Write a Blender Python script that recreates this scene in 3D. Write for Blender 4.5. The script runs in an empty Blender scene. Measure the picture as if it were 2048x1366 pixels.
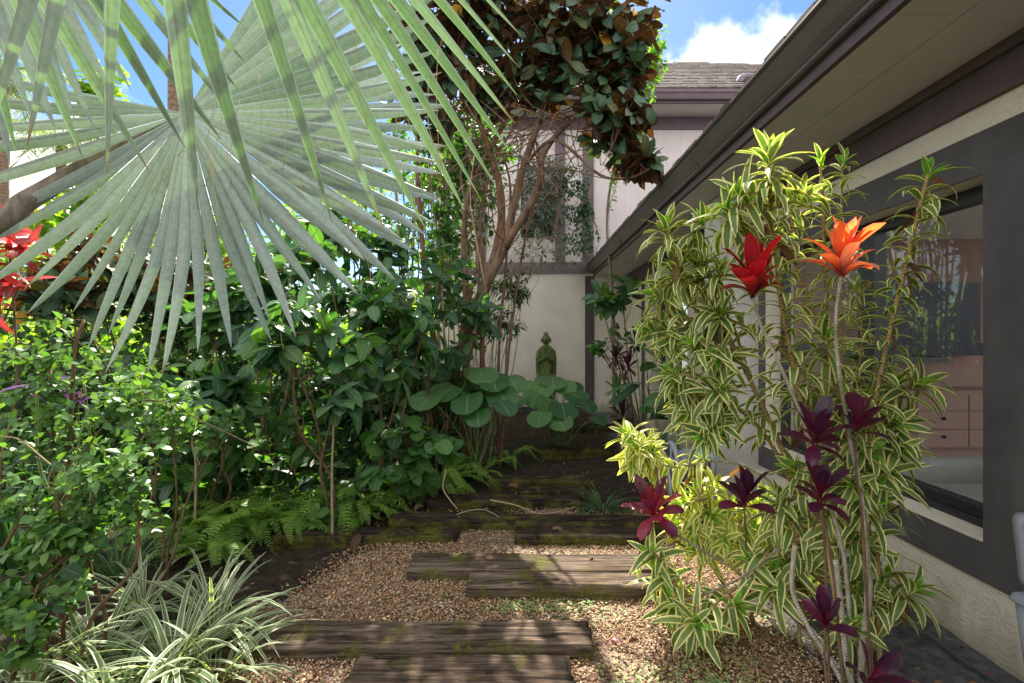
import bpy, math, random
import numpy as np
PI = math.pi
F, VX, VY, CH = 967.0, 1042.0, 680.0, 1.48      # photo focal length (px), vanishing point, eye height
rng = np.random.default_rng(7)
C = bpy.context.scene.collection

def P(px, py, Y):
    "a point of the garden at depth Y seen at photo pixel (px, py)"
    return np.array([(px - VX) * Y / F, Y, CH - (py - VY) * Y / F])
def G(px, Y, z=0.0):
    return np.array([(px - VX) * Y / F, Y, z])
def seed(n):
    global rng
    rng = np.random.default_rng(n)
def U(a, b, n=None): return rng.uniform(a, b, n)
def nrm(v):
    v = np.asarray(v, float)
    return v / np.maximum(np.linalg.norm(v, axis=-1, keepdims=True), 1e-9)
def lin(r, g, b):
    f = lambda c: (c / 255 / 12.92) if c / 255 <= .04045 else ((c / 255 + .055) / 1.055) ** 2.4
    return (f(r), f(g), f(b), 1.0)

# ------------------------------------------------------------------ objects
ORIGIN = {}
def thing(name, label, cat, loc=(0, 0, 0), group=None):
    o = bpy.data.objects.new(name, None); C.objects.link(o)
    o.location = [float(c) for c in loc]; o.empty_display_size = .1
    o['label'] = label; o['category'] = cat
    if group: o['group'] = group
    ORIGIN[o] = np.array(loc, float)
    return o
def tag(o, label, cat, group=None):
    o['label'] = label; o['category'] = cat
    if group: o['group'] = group
    return o
def kind(o, k):
    o['kind'] = k
    return o

class MB:
    "collects geometry and links it as ONE mesh object"
    def __init__(s): s.v = []; s.f4 = []; s.f3 = []; s.u4 = []; s.u3 = []; s.r4 = []; s.r3 = []; s.n = 0
    def add(s, V, Q=None, T=None, UQ=None, UT=None, R4=None, R3=None):
        V = np.asarray(V, float).reshape(-1, 3)
        if Q is not None and len(Q):
            Q = np.asarray(Q, int).reshape(-1, 4); s.f4.append(Q + s.n)
            s.u4.append(np.zeros((len(Q), 4, 2)) if UQ is None else np.asarray(UQ, float).reshape(-1, 4, 2))
            s.r4.append(np.full(len(Q), U(0, 1)) if R4 is None else np.asarray(R4, float))
        if T is not None and len(T):
            T = np.asarray(T, int).reshape(-1, 3); s.f3.append(T + s.n)
            s.u3.append(np.zeros((len(T), 3, 2)) if UT is None else np.asarray(UT, float).reshape(-1, 3, 2))
            s.r3.append(np.full(len(T), U(0, 1)) if R3 is None else np.asarray(R3, float))
        s.v.append(V); s.n += len(V)
    def box(s, x0, x1, y0, y1, z0, z1):
        V = [(x, y, z) for x in (x0, x1) for y in (y0, y1) for z in (z0, z1)]
        Q = [(0, 1, 3, 2), (4, 6, 7, 5), (0, 4, 5, 1), (2, 3, 7, 6), (0, 2, 6, 4), (1, 5, 7, 3)]
        s.add(V, Q)
    def prism(s, prof, a, b, axis='y'):
        "closed outline (list of 2-D points, counter-clockwise seen from +axis end) swept from a to b"
        n = len(prof); V = []
        for e in (a, b):
            for p, q in prof: V.append((p, e, q) if axis == 'y' else ((e, p, q) if axis == 'x' else (p, q, e)))
        Q = [(i, (i + 1) % n, n + (i + 1) % n, n + i) for i in range(n)]
        T = []
        for k in range(1, n - 1): T += [(0, k + 1, k), (n, n + k, n + k + 1)]
        s.add(V, Q, T)
    def tube(s, pts, rad, n=7, cap=True):
        pts = np.asarray(pts, float); m = len(pts)
        rad = np.broadcast_to(np.asarray(rad, float), (m,)) if np.ndim(rad) else np.full(m, rad)
        tan = np.gradient(pts, axis=0); tan = nrm(tan)
        ref = np.array([0, 0, 1.0]) if abs(tan[0][2]) < .9 else np.array([1.0, 0, 0])
        a = nrm(np.cross(tan[0], ref)); fr = []
        for t in tan:
            a = nrm(a - t * np.dot(a, t)); fr.append((a, np.cross(t, a)))
        ang = np.arange(n) * 2 * PI / n
        A = np.array([f[0] for f in fr]); B = np.array([f[1] for f in fr])
        V = pts[:, None, :] + rad[:, None, None] * (np.cos(ang)[None, :, None] * A[:, None, :] + np.sin(ang)[None, :, None] * B[:, None, :])
        i = np.arange(m - 1)[:, None] * n; j = np.arange(n)[None, :]; k = (j + 1) % n
        Q = np.stack([i + j, i + k, i + n + k, i + n + j], -1).reshape(-1, 4)
        dist = np.concatenate([[0], np.cumsum(np.linalg.norm(np.diff(pts, axis=0), axis=1))])
        v0 = np.broadcast_to(dist[:-1, None], (m - 1, n)); v1 = np.broadcast_to(dist[1:, None], (m - 1, n))
        u0 = np.broadcast_to(j / n, (m - 1, n)); u1 = np.broadcast_to((j + 1) / n, (m - 1, n))
        UQ = np.stack([np.stack([u0, v0], -1), np.stack([u1, v0], -1), np.stack([u1, v1], -1), np.stack([u0, v1], -1)], 2).reshape(-1, 4, 2)
        Vf = V.reshape(-1, 3); T = None
        if cap:
            Vf = np.concatenate([Vf, pts[:1], pts[-1:]]); c0, c1 = m * n, m * n + 1
            T = [(c0, (q + 1) % n, q) for q in range(n)] + [(c1, (m - 1) * n + q, (m - 1) * n + (q + 1) % n) for q in range(n)]
        s.add(Vf, Q, T, UQ)
    def lathe(s, prof, c, n=20, ax=None, sx=1.0, sy=1.0):
        "prof: (radius, height) pairs about +z (or about axis ax) at c"
        prof = np.asarray(prof, float); m = len(prof); ang = np.arange(n) * 2 * PI / n
        V = np.zeros((m, n, 3)); V[..., 0] = prof[:, :1] * np.cos(ang) * sx; V[..., 1] = prof[:, :1] * np.sin(ang) * sy; V[..., 2] = prof[:, 1:2]
        if ax is not None:
            w = nrm(ax); r = np.array([0, 0, 1.0]) if abs(w[2]) < .9 else np.array([1.0, 0, 0])
            a = nrm(np.cross(r, w)); b = np.cross(w, a)
            V = V[..., :1] * a + V[..., 1:2] * b + V[..., 2:] * w
        i = np.arange(m - 1)[:, None] * n; j = np.arange(n)[None, :]; k = (j + 1) % n
        s.add(V.reshape(-1, 3) + np.asarray(c, float), np.stack([i + j, i + k, i + n + k, i + n + j], -1).reshape(-1, 4))
    def leaves(s, B, D, N, L, W, bend=0.0, fold=0.15, prof=None, S=4, rnd=None, wave=0.0, twist=0.0):
        B = np.asarray(B, float).reshape(-1, 3); n = len(B)
        if n == 0: return
        ex = lambda x: np.broadcast_to(np.asarray(x, float), (n,))
        L, W, bend, fold, twist = ex(L), ex(W), ex(bend), ex(fold), ex(twist)
        bend = np.where(np.abs(bend) < 1e-3, 1e-3, bend)
        D = nrm(np.broadcast_to(D, (n, 3))); N = np.broadcast_to(N, (n, 3)); N = nrm(N - D * (N * D).sum(-1, keepdims=True))
        lat = np.cross(D, N)
        t = np.linspace(0, 1, S + 1); pw = (prof or ovate)(t)
        th = bend[:, None] * t; x = L[:, None] * np.sin(th) / bend[:, None]; z = L[:, None] * (1 - np.cos(th)) / bend[:, None]
        cen = B[:, None] + x[..., None] * D[:, None] - z[..., None] * N[:, None]
        ln = np.cos(th)[..., None] * N[:, None] + np.sin(th)[..., None] * D[:, None]
        if np.any(twist):
            tw = twist[:, None] * t; la = np.cos(tw)[..., None] * lat[:, None] + np.sin(tw)[..., None] * ln
            ln = np.cos(tw)[..., None] * ln - np.sin(tw)[..., None] * lat[:, None]
        else: la = np.broadcast_to(lat[:, None], ln.shape)
        hw = (W[:, None] * .5 * pw)[..., None]
        up = hw * fold[:, None, None]
        if wave:
            up2 = up + hw * wave * np.sin(t * 14 + U(0, 6, n)[:, None])[..., None]
        else: up2 = up
        V = np.stack([cen - la * hw + ln * up, cen, cen + la * hw + ln * up2], 2)
        base = (np.arange(n) * (S + 1) * 3)[:, None, None]; i = (np.arange(S) * 3)[None, :, None]; k = np.arange(2)[None, None, :]
        q = base + i + k
        Q = np.stack([q, q + 1, q + 4, q + 3], -1).reshape(-1, 4)
        uu = np.stack([np.broadcast_to(k * .5, q.shape), np.broadcast_to(k * .5 + .5, q.shape), np.broadcast_to(k * .5 + .5, q.shape), np.broadcast_to(k * .5, q.shape)], -1)
        v0 = np.broadcast_to((np.arange(S) / S)[None, :, None], q.shape); v1 = v0 + 1 / S
        vv = np.stack([v0, v0, v1, v1], -1)
        r = U(0, 1, n) if rnd is None else ex(rnd)
        s.add(V.reshape(-1, 3), Q, None, np.stack([uu, vv], -1).reshape(-1, 4, 2), None, np.repeat(r, S * 2))
    def build(s, name, mat, parent=None, smooth=True):
        V = np.concatenate(s.v) if s.v else np.zeros((0, 3))
        off = ORIGIN.get(parent, np.zeros(3)); V = V - off
        f4 = np.concatenate(s.f4) if s.f4 else np.zeros((0, 4), int); f3 = np.concatenate(s.f3) if s.f3 else np.zeros((0, 3), int)
        me = bpy.data.meshes.new(name)
        me.vertices.add(len(V)); me.vertices.foreach_set('co', V.astype(np.float32).ravel())
        nl = f4.size + f3.size; me.loops.add(nl); me.loops.foreach_set('vertex_index', np.concatenate([f4.ravel(), f3.ravel()]).astype(np.int32))
        npol = len(f4) + len(f3); me.polygons.add(npol)
        st = np.concatenate([np.arange(len(f4)) * 4, f4.size + np.arange(len(f3)) * 3]).astype(np.int32)
        me.polygons.foreach_set('loop_start', st)
        me.polygons.foreach_set('use_smooth', np.full(npol, bool(smooth)))
        me.update(calc_edges=True)
        uv = me.uv_layers.new(name='UVMap')
        uvs = np.concatenate([np.concatenate(s.u4).reshape(-1, 2) if s.u4 else np.zeros((0, 2)), np.concatenate(s.u3).reshape(-1, 2) if s.u3 else np.zeros((0, 2))])
        uv.data.foreach_set('uv', uvs.astype(np.float32).ravel())
        at = me.attributes.new('rnd', 'FLOAT', 'FACE')
        at.data.foreach_set('value', np.concatenate((s.r4 or [np.zeros(0)]) + (s.r3 or [np.zeros(0)])).astype(np.float32))
        me.validate()
        o = bpy.data.objects.new(name, me); C.objects.link(o)
        if mat: me.materials.append(mat)
        if parent: o.parent = parent
        ORIGIN[o] = off
        return o

def _n(w): return w / w.max()
def ovate(t): return _n(np.power(t + .015, .62) * np.power(1.0 - t + 1e-4, .85))
def obovate(t): return _n(np.power(t + .01, .85) * np.power(1 - t + 1e-4, .62))
def lance(t): return _n(np.power(t + .05, .6) * np.power(1 - t + 1e-4, .8))
def strap(t): return np.minimum(1, .55 + 2.2 * t) * np.power(1 - t + 1e-4, .55)
def roundl(t): return _n(np.sqrt(np.maximum(1 - np.power(np.abs(2 * t - .9) / 1.12, 2.3), 0)) + 1e-4)
def smooth(pts, n=6):
    p = np.asarray(pts, float)
    if len(p) < 3: return np.array([p[0] + (p[-1] - p[0]) * i / n for i in range(n + 1)])
    q = np.concatenate([[2 * p[0] - p[1]], p, [2 * p[-1] - p[-2]]]); out = []
    for i in range(1, len(q) - 2):
        for k in range(n):
            t = k / n
            out.append(.5 * (2 * q[i] + (q[i + 1] - q[i - 1]) * t + (2 * q[i - 1] - 5 * q[i] + 4 * q[i + 1] - q[i + 2]) * t * t + (3 * q[i] - q[i - 1] - 3 * q[i + 1] + q[i + 2]) * t ** 3))
    return np.array(out + [p[-1]])
def wob(pts, a):
    p = np.array(pts, float); p[1:-1] += rng.normal(0, a, (len(p) - 2, 3)); return p
def pick(poly, t):
    "point and tangent at fraction t of a polyline"
    d = np.concatenate([[0], np.cumsum(np.linalg.norm(np.diff(poly, axis=0), axis=1))]); s = t * d[-1]
    i = min(max(np.searchsorted(d, s) - 1, 0), len(poly) - 2); f = (s - d[i]) / max(d[i + 1] - d[i], 1e-9)
    return poly[i] + (poly[i + 1] - poly[i]) * f, nrm(poly[i + 1] - poly[i])

# ------------------------------------------------------------------ materials
def newmat(name):
    m = bpy.data.materials.new(name); m.use_nodes = True; nt = m.node_tree; nt.nodes.clear()
    out = nt.nodes.new('ShaderNodeOutputMaterial')
    def N(t, **kw):
        x = nt.nodes.new('ShaderNode' + t)
        for k, v in kw.items():
            if k in ('i',):
                for kk, vv in v.items():
                    if hasattr(vv, 'is_output'): nt.links.new(vv, x.inputs[kk])
                    else: x.inputs[kk].default_value = vv
            else: setattr(x, k, v)
        return x
    return m, nt, N, out
def ramp(N, fac, stops, interp='LINEAR'):
    r = N('ValToRGB', i={'Fac': fac}); e = r.color_ramp; e.interpolation = interp
    while len(e.elements) < len(stops): e.elements.new(.5)
    for el, (p, c) in zip(e.elements, stops):
        el.position = p; el.color = c if len(c) == 4 else (*c, 1)
    return r.outputs['Color']
def mixc(N, fac, a, b, mode='MIX'):
    x = N('Mix', data_type='RGBA', blend_type=mode); ins = x.inputs
    for sock, v in ((ins[0], fac), (ins[6], a), (ins[7], b)):
        if hasattr(v, 'is_output'): x.id_data.links.new(v, sock)
        else: sock.default_value = v
    return x.outputs[2]
def math_(N, op, a, b=None, c=None):
    x = N('Math', operation=op)
    for i, v in enumerate((a, b, c)):
        if v is None: continue
        if hasattr(v, 'is_output'): x.id_data.links.new(v, x.inputs[i])
        else: x.inputs[i].default_value = v
    return x.outputs[0]
def mrange(N, v, a, b, c=0.0, d=1.0):
    x = N('MapRange', interpolation_type='SMOOTHSTEP', i={'Value': v, 'From Min': a, 'From Max': b, 'To Min': c, 'To Max': d}); return x.outputs[0]

def leaf_mat(name, cols, margin=None, mw=.55, rib=None, trans=.35, tcol=None, rough=.42, back=None, spec=.35, veins=0.0, stripe=0.0, tipc=None, basec=None):
    m, nt, N, out = newmat(name)
    a = N('Attribute', attribute_name='rnd').outputs['Fac']
    k = len(cols); base = ramp(N, a, [((i + .0) / max(k - 1, 1), c) for i, c in enumerate(cols)]) if k > 1 else ramp(N, a, [(0, cols[0]), (1, cols[0])])
    uv = N('UVMap').outputs[0]; sep = N('SeparateXYZ', i={0: uv}); u, v = sep.outputs[0], sep.outputs[1]
    e = math_(N, 'MULTIPLY', math_(N, 'ABSOLUTE', math_(N, 'SUBTRACT', u, .5)), 2.0)
    geo = N('NewGeometry'); pos = geo.outputs['Position']
    no = N('TexNoise', i={'Vector': pos, 'Scale': 60.0, 'Detail': 3.0}).outputs['Fac']
    base = mixc(N, mrange(N, no, .35, .7, 0, .35), base, mixc(N, 1.0, base, (.55, .5, .35, 1), 'MULTIPLY'))
    if stripe:
        st = N('TexNoise', noise_dimensions='2D', i={'Vector': N('Mapping', i={'Vector': uv, 'Scale': (22, 1.2, 1)}).outputs[0], 'Scale': 1.0}).outputs['Fac']
        base = mixc(N, mrange(N, st, .35, .65, 0, stripe), base, mixc(N, 1.0, base, (1.35, 1.35, 1.3, 1), 'MULTIPLY'))
    if back:
        base = mixc(N, geo.outputs['Backfacing'], base, mixc(N, a, back[0], back[1]))
    if margin:
        wn = N('TexNoise', i={'Vector': pos, 'Scale': 25.0}).outputs['Fac']
        ee = math_(N, 'ADD', e, math_(N, 'MULTIPLY', math_(N, 'SUBTRACT', wn, .5), .25))
        base = mixc(N, mrange(N, ee, mw - .07, mw + .07), base, margin)
    if basec: base = mixc(N, mrange(N, math_(N, 'ADD', v, math_(N, 'MULTIPLY', math_(N, 'SUBTRACT', a, .5), .3)), .05, .55, .9, 0), base, basec)
    if tipc: base = mixc(N, mrange(N, math_(N, 'ADD', v, math_(N, 'MULTIPLY', math_(N, 'SUBTRACT', a, .9), .14)), .93, .995), base, tipc)
    if rib: base = mixc(N, mrange(N, e, .018, .07, .75, 0), base, rib)
    bs = N('BsdfPrincipled', i={'Base Color': base, 'Roughness': rough, 'Specular IOR Level': spec})
    bsrc = no
    if veins:
        s = math_(N, 'SINE', math_(N, 'MULTIPLY', math_(N, 'SUBTRACT', v, math_(N, 'MULTIPLY', e, .22)), 60.0))
        bu = N('Bump', i={'Height': s, 'Strength': veins, 'Distance': .002}); nt.links.new(bu.outputs[0], bs.inputs['Normal'])
    tc = mixc(N, 1.0, base, tcol or (1.25, 1.5, .5, 1), 'MULTIPLY')
    tr = N('BsdfTranslucent', i={'Color': tc})
    mx = N('MixShader', i={0: trans, 1: bs.outputs[0], 2: tr.outputs[0]})
    nt.links.new(mx.outputs[0], out.inputs[0])
    return m
def bark_mat(name, c1, c2, scale=30.0, ring=0.0, rough=.85, moss=None):
    m, nt, N, out = newmat(name)
    pos = N('NewGeometry').outputs['Position']
    n1 = N('TexNoise', i={'Vector': N('Mapping', i={'Vector': pos, 'Scale': (1, 1, .3)}).outputs[0], 'Scale': scale, 'Detail': 5.0, 'Roughness': .65}).outputs['Fac']
    base = ramp(N, n1, [(.3, c1), (.7, c2)])
    h = n1
    if ring:
        v = N('SeparateXYZ', i={0: N('UVMap').outputs[0]}).outputs[1]
        s = math_(N, 'SINE', math_(N, 'MULTIPLY', v, ring)); base = mixc(N, mrange(N, s, .55, 1, 0, .55), base, mixc(N, 1.0, base, (.4, .36, .3, 1), 'MULTIPLY')); h = math_(N, 'ADD', n1, math_(N, 'MULTIPLY', s, .3))
    if moss:
        n2 = N('TexNoise', i={'Vector': pos, 'Scale': 9.0, 'Detail': 4.0}).outputs['Fac']; base = mixc(N, mrange(N, n2, .48, .62, 0, .8), base, moss)
    bs = N('BsdfPrincipled', i={'Base Color': base, 'Roughness': rough, 'Specular IOR Level': .2})
    bu = N('Bump', i={'Height': h, 'Strength': .6, 'Distance': .004}); nt.links.new(bu.outputs[0], bs.inputs['Normal'])
    nt.links.new(bs.outputs[0], out.inputs[0]); return m
def plain(name, c, rough=.6, noise=.15, scale=8.0, bump=0.0, bscale=60.0, metal=0.0, spec=.3, dist=.003, streak=None, c2=None):
    m, nt, N, out = newmat(name)
    pos = N('NewGeometry').outputs['Position']
    n1 = N('TexNoise', i={'Vector': pos, 'Scale': scale, 'Detail': 6.0, 'Roughness': .6}).outputs['Fac']
    dk = tuple(x * (1 - noise * 1.6) for x in c[:3]) + (1,); lt = tuple(min(1, x * (1 + noise)) for x in c[:3]) + (1,)
    base = ramp(N, n1, [(.3, dk), (.7, lt)])
    if streak:
        n3 = N('TexNoise', i={'Vector': N('Mapping', i={'Vector': pos, 'Scale': streak}).outputs[0], 'Scale': 1.0, 'Detail': 5.0}).outputs['Fac']
        base = mixc(N, mrange(N, n3, .45, .75, 0, .6), base, c2 or dk)
    bs = N('BsdfPrincipled', i={'Base Color': base, 'Roughness': rough, 'Metallic': metal, 'Specular IOR Level': spec})
    if bump:
        n2 = N('TexNoise', i={'Vector': pos, 'Scale': bscale, 'Detail': 6.0, 'Roughness': .7}).outputs['Fac']
        bu = N('Bump', i={'Height': n2, 'Strength': bump, 'Distance': dist}); nt.links.new(bu.outputs[0], bs.inputs['Normal'])
    nt.links.new(bs.outputs[0], out.inputs[0]); return m
def stucco(name, c, stain=None):
    m, nt, N, out = newmat(name)
    pos = N('NewGeometry').outputs['Position']
    big = N('TexNoise', i={'Vector': pos, 'Scale': 2.2, 'Detail': 5.0}).outputs['Fac']
    base = ramp(N, big, [(.3, tuple(x * .86 for x in c[:3])), (.7, c)])
    if stain:
        z = N('SeparateXYZ', i={0: pos}).outputs[2]
        k = math_(N, 'ADD', z, math_(N, 'MULTIPLY', N('TexNoise', i={'Vector': N('Mapping', i={'Vector': pos, 'Scale': (9, 9, 2)}).outputs[0], 'Scale': 1.0, 'Detail': 5.0}).outputs['Fac'], -.55))
        base = mixc(N, mrange(N, k, -.30, -.02, .55, 0), base, stain)
    # trowelled skip texture: flat patches with raised torn edges
    d = N('TexNoise', i={'Vector': N('Mapping', i={'Vector': pos, 'Scale': (1, 1, 1.9)}).outputs[0], 'Scale': 13.0, 'Detail': 2.0, 'Distortion': 1.6}).outputs['Fac']
    rid = mrange(N, math_(N, 'ABSOLUTE', math_(N, 'SUBTRACT', d, .5)), 0, .05, 1, 0)
    fine = N('TexNoise', i={'Vector': pos, 'Scale': 160.0, 'Detail': 4.0}).outputs['Fac']
    patch = mrange(N, d, .42, .58)
    h = math_(N, 'ADD', math_(N, 'ADD', math_(N, 'MULTIPLY', rid, .3), math_(N, 'MULTIPLY', fine, .3)), math_(N, 'MULTIPLY', patch, .7))
    bs = N('BsdfPrincipled', i={'Base Color': base, 'Roughness': .8, 'Specular IOR Level': .2})
    bu = N('Bump', i={'Height': h, 'Strength': .65, 'Distance': .007}); nt.links.new(bu.outputs[0], bs.inputs['Normal'])
    nt.links.new(bs.outputs[0], out.inputs[0]); return m
# ------------------------------------------------------------------ camera, sky, sun
sc = bpy.context.scene
cam = bpy.data.cameras.new('camera'); co = bpy.data.objects.new('camera', cam); C.objects.link(co)
co.location = (0, 0, CH); co.rotation_euler = (PI / 2, 0, 0)
cam.sensor_width = 36; cam.lens = F * 36 / 2048; cam.clip_start = .02; cam.clip_end = 900
cam.shift_x = (1024 - VX) / 2048; cam.shift_y = -(683 - VY) / 2048
sc.camera = co
SUN_EL, SUN_DX = math.radians(47), -.035
sd = nrm(np.array([SUN_DX, math.cos(SUN_EL), math.sin(SUN_EL)]))
su = bpy.data.lights.new('sun', 'SUN'); su.energy = 5.0; su.angle = math.radians(.5); su.color = (1, .93, .80)
so = bpy.data.objects.new('sun', su); C.objects.link(so)
from mathutils import Vector
so.rotation_euler = Vector(sd).to_track_quat('Z', 'Y').to_euler()
w = bpy.data.worlds.new('World'); sc.world = w; w.use_nodes = True
nt = w.node_tree; nt.nodes.clear()
def WN(t, **kw):
    x = nt.nodes.new('ShaderNode' + t)
    for k, v in kw.items():
        if k == 'i':
            for kk, vv in v.items():
                if hasattr(vv, 'is_output'): nt.links.new(vv, x.inputs[kk])
                else: x.inputs[kk].default_value = vv
        else: setattr(x, k, v)
    return x
sky = WN('TexSky', sky_type='NISHITA', sun_disc=False, sun_elevation=SUN_EL, sun_rotation=math.atan2(sd[0], sd[1]), air_density=1.0, dust_density=.3, ozone_density=2.0)
dirn = WN('TexCoord').outputs['Generated']
def cloud(c, r, squash=1.7):
    mp = WN('VectorMath', operation='SUBTRACT', i={0: dirn, 1: tuple(nrm(np.array(c)))})
    ms = WN('VectorMath', operation='MULTIPLY', i={0: mp.outputs[0], 1: (1, 1, squash)})
    ln = WN('VectorMath', operation='LENGTH', i={0: ms.outputs[0]})
    no = WN('TexNoise', i={'Vector': dirn, 'Scale': 6.5, 'Detail': 7.0, 'Roughness': .58})
    s = WN('Math', operation='MULTIPLY_ADD', i={0: no.outputs['Fac'], 1: -r * 2.6, 2: r * 1.3})
    a = WN('Math', operation='ADD', i={0: ln.outputs['Value'], 1: s.outputs[0]})
    return WN('MapRange', interpolation_type='SMOOTHSTEP', i={'Value': a.outputs[0], 'From Min': r * .55, 'From Max': r, 'To Min': 1.0, 'To Max': 0.0}).outputs[0]
c1 = cloud((440, 967, 560), .15); c2 = cloud((-860, 967, 300), .26, 1.8); c3 = cloud((60, 967, 470), .16)
mx1 = WN('Math', operation='MAXIMUM', i={0: c1, 1: c2}); mx2a = WN('Math', operation='MAXIMUM', i={0: mx1.outputs[0], 1: c3})
sat = WN('HueSaturation', i={'Saturation': 1.22, 'Value': .44, 'Color': sky.outputs[0]})
# white cloud deck added overhead and behind, unseen, as fill light; blue sky ahead
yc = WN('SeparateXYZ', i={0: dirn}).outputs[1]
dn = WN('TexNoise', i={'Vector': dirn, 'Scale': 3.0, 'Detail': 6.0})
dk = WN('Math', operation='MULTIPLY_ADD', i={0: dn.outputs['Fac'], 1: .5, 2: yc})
fill_deck = WN('MapRange', interpolation_type='SMOOTHSTEP', i={'Value': dk.outputs[0], 'From Min': .48, 'From Max': .70, 'To Min': 1.0, 'To Max': 0.0}).outputs[0]
mx2 = WN('Math', operation='MAXIMUM', i={0: mx2a.outputs[0], 1: fill_deck})
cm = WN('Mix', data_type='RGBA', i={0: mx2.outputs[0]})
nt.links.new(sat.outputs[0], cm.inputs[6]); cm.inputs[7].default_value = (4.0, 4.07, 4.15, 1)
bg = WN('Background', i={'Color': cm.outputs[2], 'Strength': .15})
wo = WN('OutputWorld', i={0: bg.outputs[0]})
sc.view_settings.view_transform = 'Standard'; sc.view_settings.look = 'None'; sc.view_settings.exposure = 1.55; sc.view_settings.gamma = 1
sc.cycles.max_bounces = 10; sc.cycles.diffuse_bounces = 5; sc.cycles.transparent_max_bounces = 12; sc.cycles.transmission_bounces = 6
sc.cycles.use_denoising = True; sc.cycles.sample_clamp_indirect = 6

# ------------------------------------------------------------------ ground
def fbm(x, y, s=1.0, k=0):
    r = np.random.default_rng(100 + k); z = 0
    for o in range(4):
        f = s * 2 ** o
        for q in range(3):
            a, p = r.uniform(0, 6.28), r.uniform(0, 6.28)
            z = z + np.sin((x * np.cos(a) + y * np.sin(a)) * f * r.uniform(.7, 1.4) + p) / (1.7 ** o) / 3
    return z
def grid(xs, ys, zf):
    X, Y = np.meshgrid(xs, ys); Z = zf(X, Y); n = len(xs)
    V = np.stack([X, Y, Z], -1).reshape(-1, 3)
    i = np.arange(len(ys) - 1)[:, None] * n; j = np.arange(n - 1)[None]
    return V, np.stack([i + j, i + j + 1, i + n + j + 1, i + n + j], -1).reshape(-1, 4)
def soil_mat():
    m, nt, N, out = newmat('soil'); pos = N('NewGeometry').outputs['Position']
    n1 = N('TexNoise', i={'Vector': pos, 'Scale': 14.0, 'Detail': 8.0, 'Roughness': .7}).outputs['Fac']
    n2 = N('TexVoronoi', i={'Vector': pos, 'Scale': 45.0}).outputs['Color']
    n3 = N('TexNoise', i={'Vector': pos, 'Scale': 1.6, 'Detail': 4.0}).outputs['Fac']
    b = ramp(N, n1, [(.3, lin(34, 30, 27)), (.55, lin(70, 60, 50)), (.8, lin(112, 98, 82))])
    b = mixc(N, .35, b, mixc(N, 1.0, b, n2, 'MULTIPLY'))
    b = mixc(N, mrange(N, n3, .5, .68, 0, .5), b, lin(46, 58, 26))
    x = N('SeparateXYZ', i={0: pos}).outputs[0]
    b = mixc(N, mrange(N, x, 1.25, 1.6, 0, .75), b, ramp(N, n1, [(.3, lin(78, 80, 84)), (.5, lin(112, 114, 118)), (.75, lin(158, 160, 162))]))
    bs = N('BsdfPrincipled', i={'Base Color': b, 'Roughness': .95, 'Specular IOR Level': .15})
    nf = N('TexNoise', i={'Vector': pos, 'Scale': 70.0, 'Detail': 6.0, 'Roughness': .75}).outputs['Fac']
    bu = N('Bump', i={'Height': nf, 'Strength': .9, 'Distance': .02}); nt.links.new(bu.outputs[0], bs.inputs['Normal'])
    nt.links.new(bs.outputs[0], out.inputs[0]); return m
near = np.linspace(-4, 4, 130); xs = np.concatenate([[-260, -60, -20, -12, -8, -5.5], near, [6, 9, 20, 60, 260]])
ys = np.concatenate([[-260, -40, -10, -3], np.linspace(-.5, 11, 190), [14, 22, 50, 260]])
gv, gq = grid(xs, ys, lambda X, Y: np.where((np.abs(X) < 4.01) & (Y > -.6) & (Y < 11.1), -.028 + .018 * fbm(X, Y, 2.2) + .012 * fbm(X, Y, 9, 3), -.03))
b = MB(); b.add(gv, gq); kind(b.build('ground', soil_mat()), 'structure')

def gravel_mat():
    m, nt, N, out = newmat('gravel_bed'); pos = N('NewGeometry').outputs['Position']
    v = N('TexVoronoi', i={'Vector': pos, 'Scale': 75.0}); r = N('SeparateColor', i={0: v.outputs['Color']}).outputs[0]
    b = ramp(N, r, [(0, lin(58, 46, 38)), (.5, lin(100, 80, 62)), (1, lin(150, 124, 98))])
    bs = N('BsdfPrincipled', i={'Base Color': b, 'Roughness': .8})
    bu = N('Bump', i={'Height': v.outputs['Distance'], 'Strength': -.8, 'Distance': .012}); nt.links.new(bu.outputs[0], bs.inputs['Normal'])
    nt.links.new(bs.outputs[0], out.inputs[0]); return m
def in_path(x, y):
    "1 inside the gravel walk, falling to 0 at its ragged edges"
    l = -1.42 + .12 * np.sin(y * 2.3) + .08 * np.sin(y * 7.1) + np.maximum(0, y - 2.9) * .55
    r = 1.40 + .12 * np.sin(y * 1.9 + 1) + .07 * np.sin(y * 6.3) - np.maximum(0, y - 3.3) * .35
    f = 4.12 + .1 * np.sin(x * 3.1) + .06 * np.sin(x * 8)
    return np.minimum(np.minimum((x - l), (r - x)), (f - y))
gx, gy = np.linspace(-1.7, 1.7, 120), np.linspace(.6, 4.4, 120)
gv, gq = grid(gx, gy, lambda X, Y: .006 + .006 * fbm(X, Y, 5, 5) - .07 * (in_path(X, Y) < .02))
b = MB(); b.add(gv, gq); kind(b.build('gravel_path', gravel_mat()), 'structure')
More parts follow.
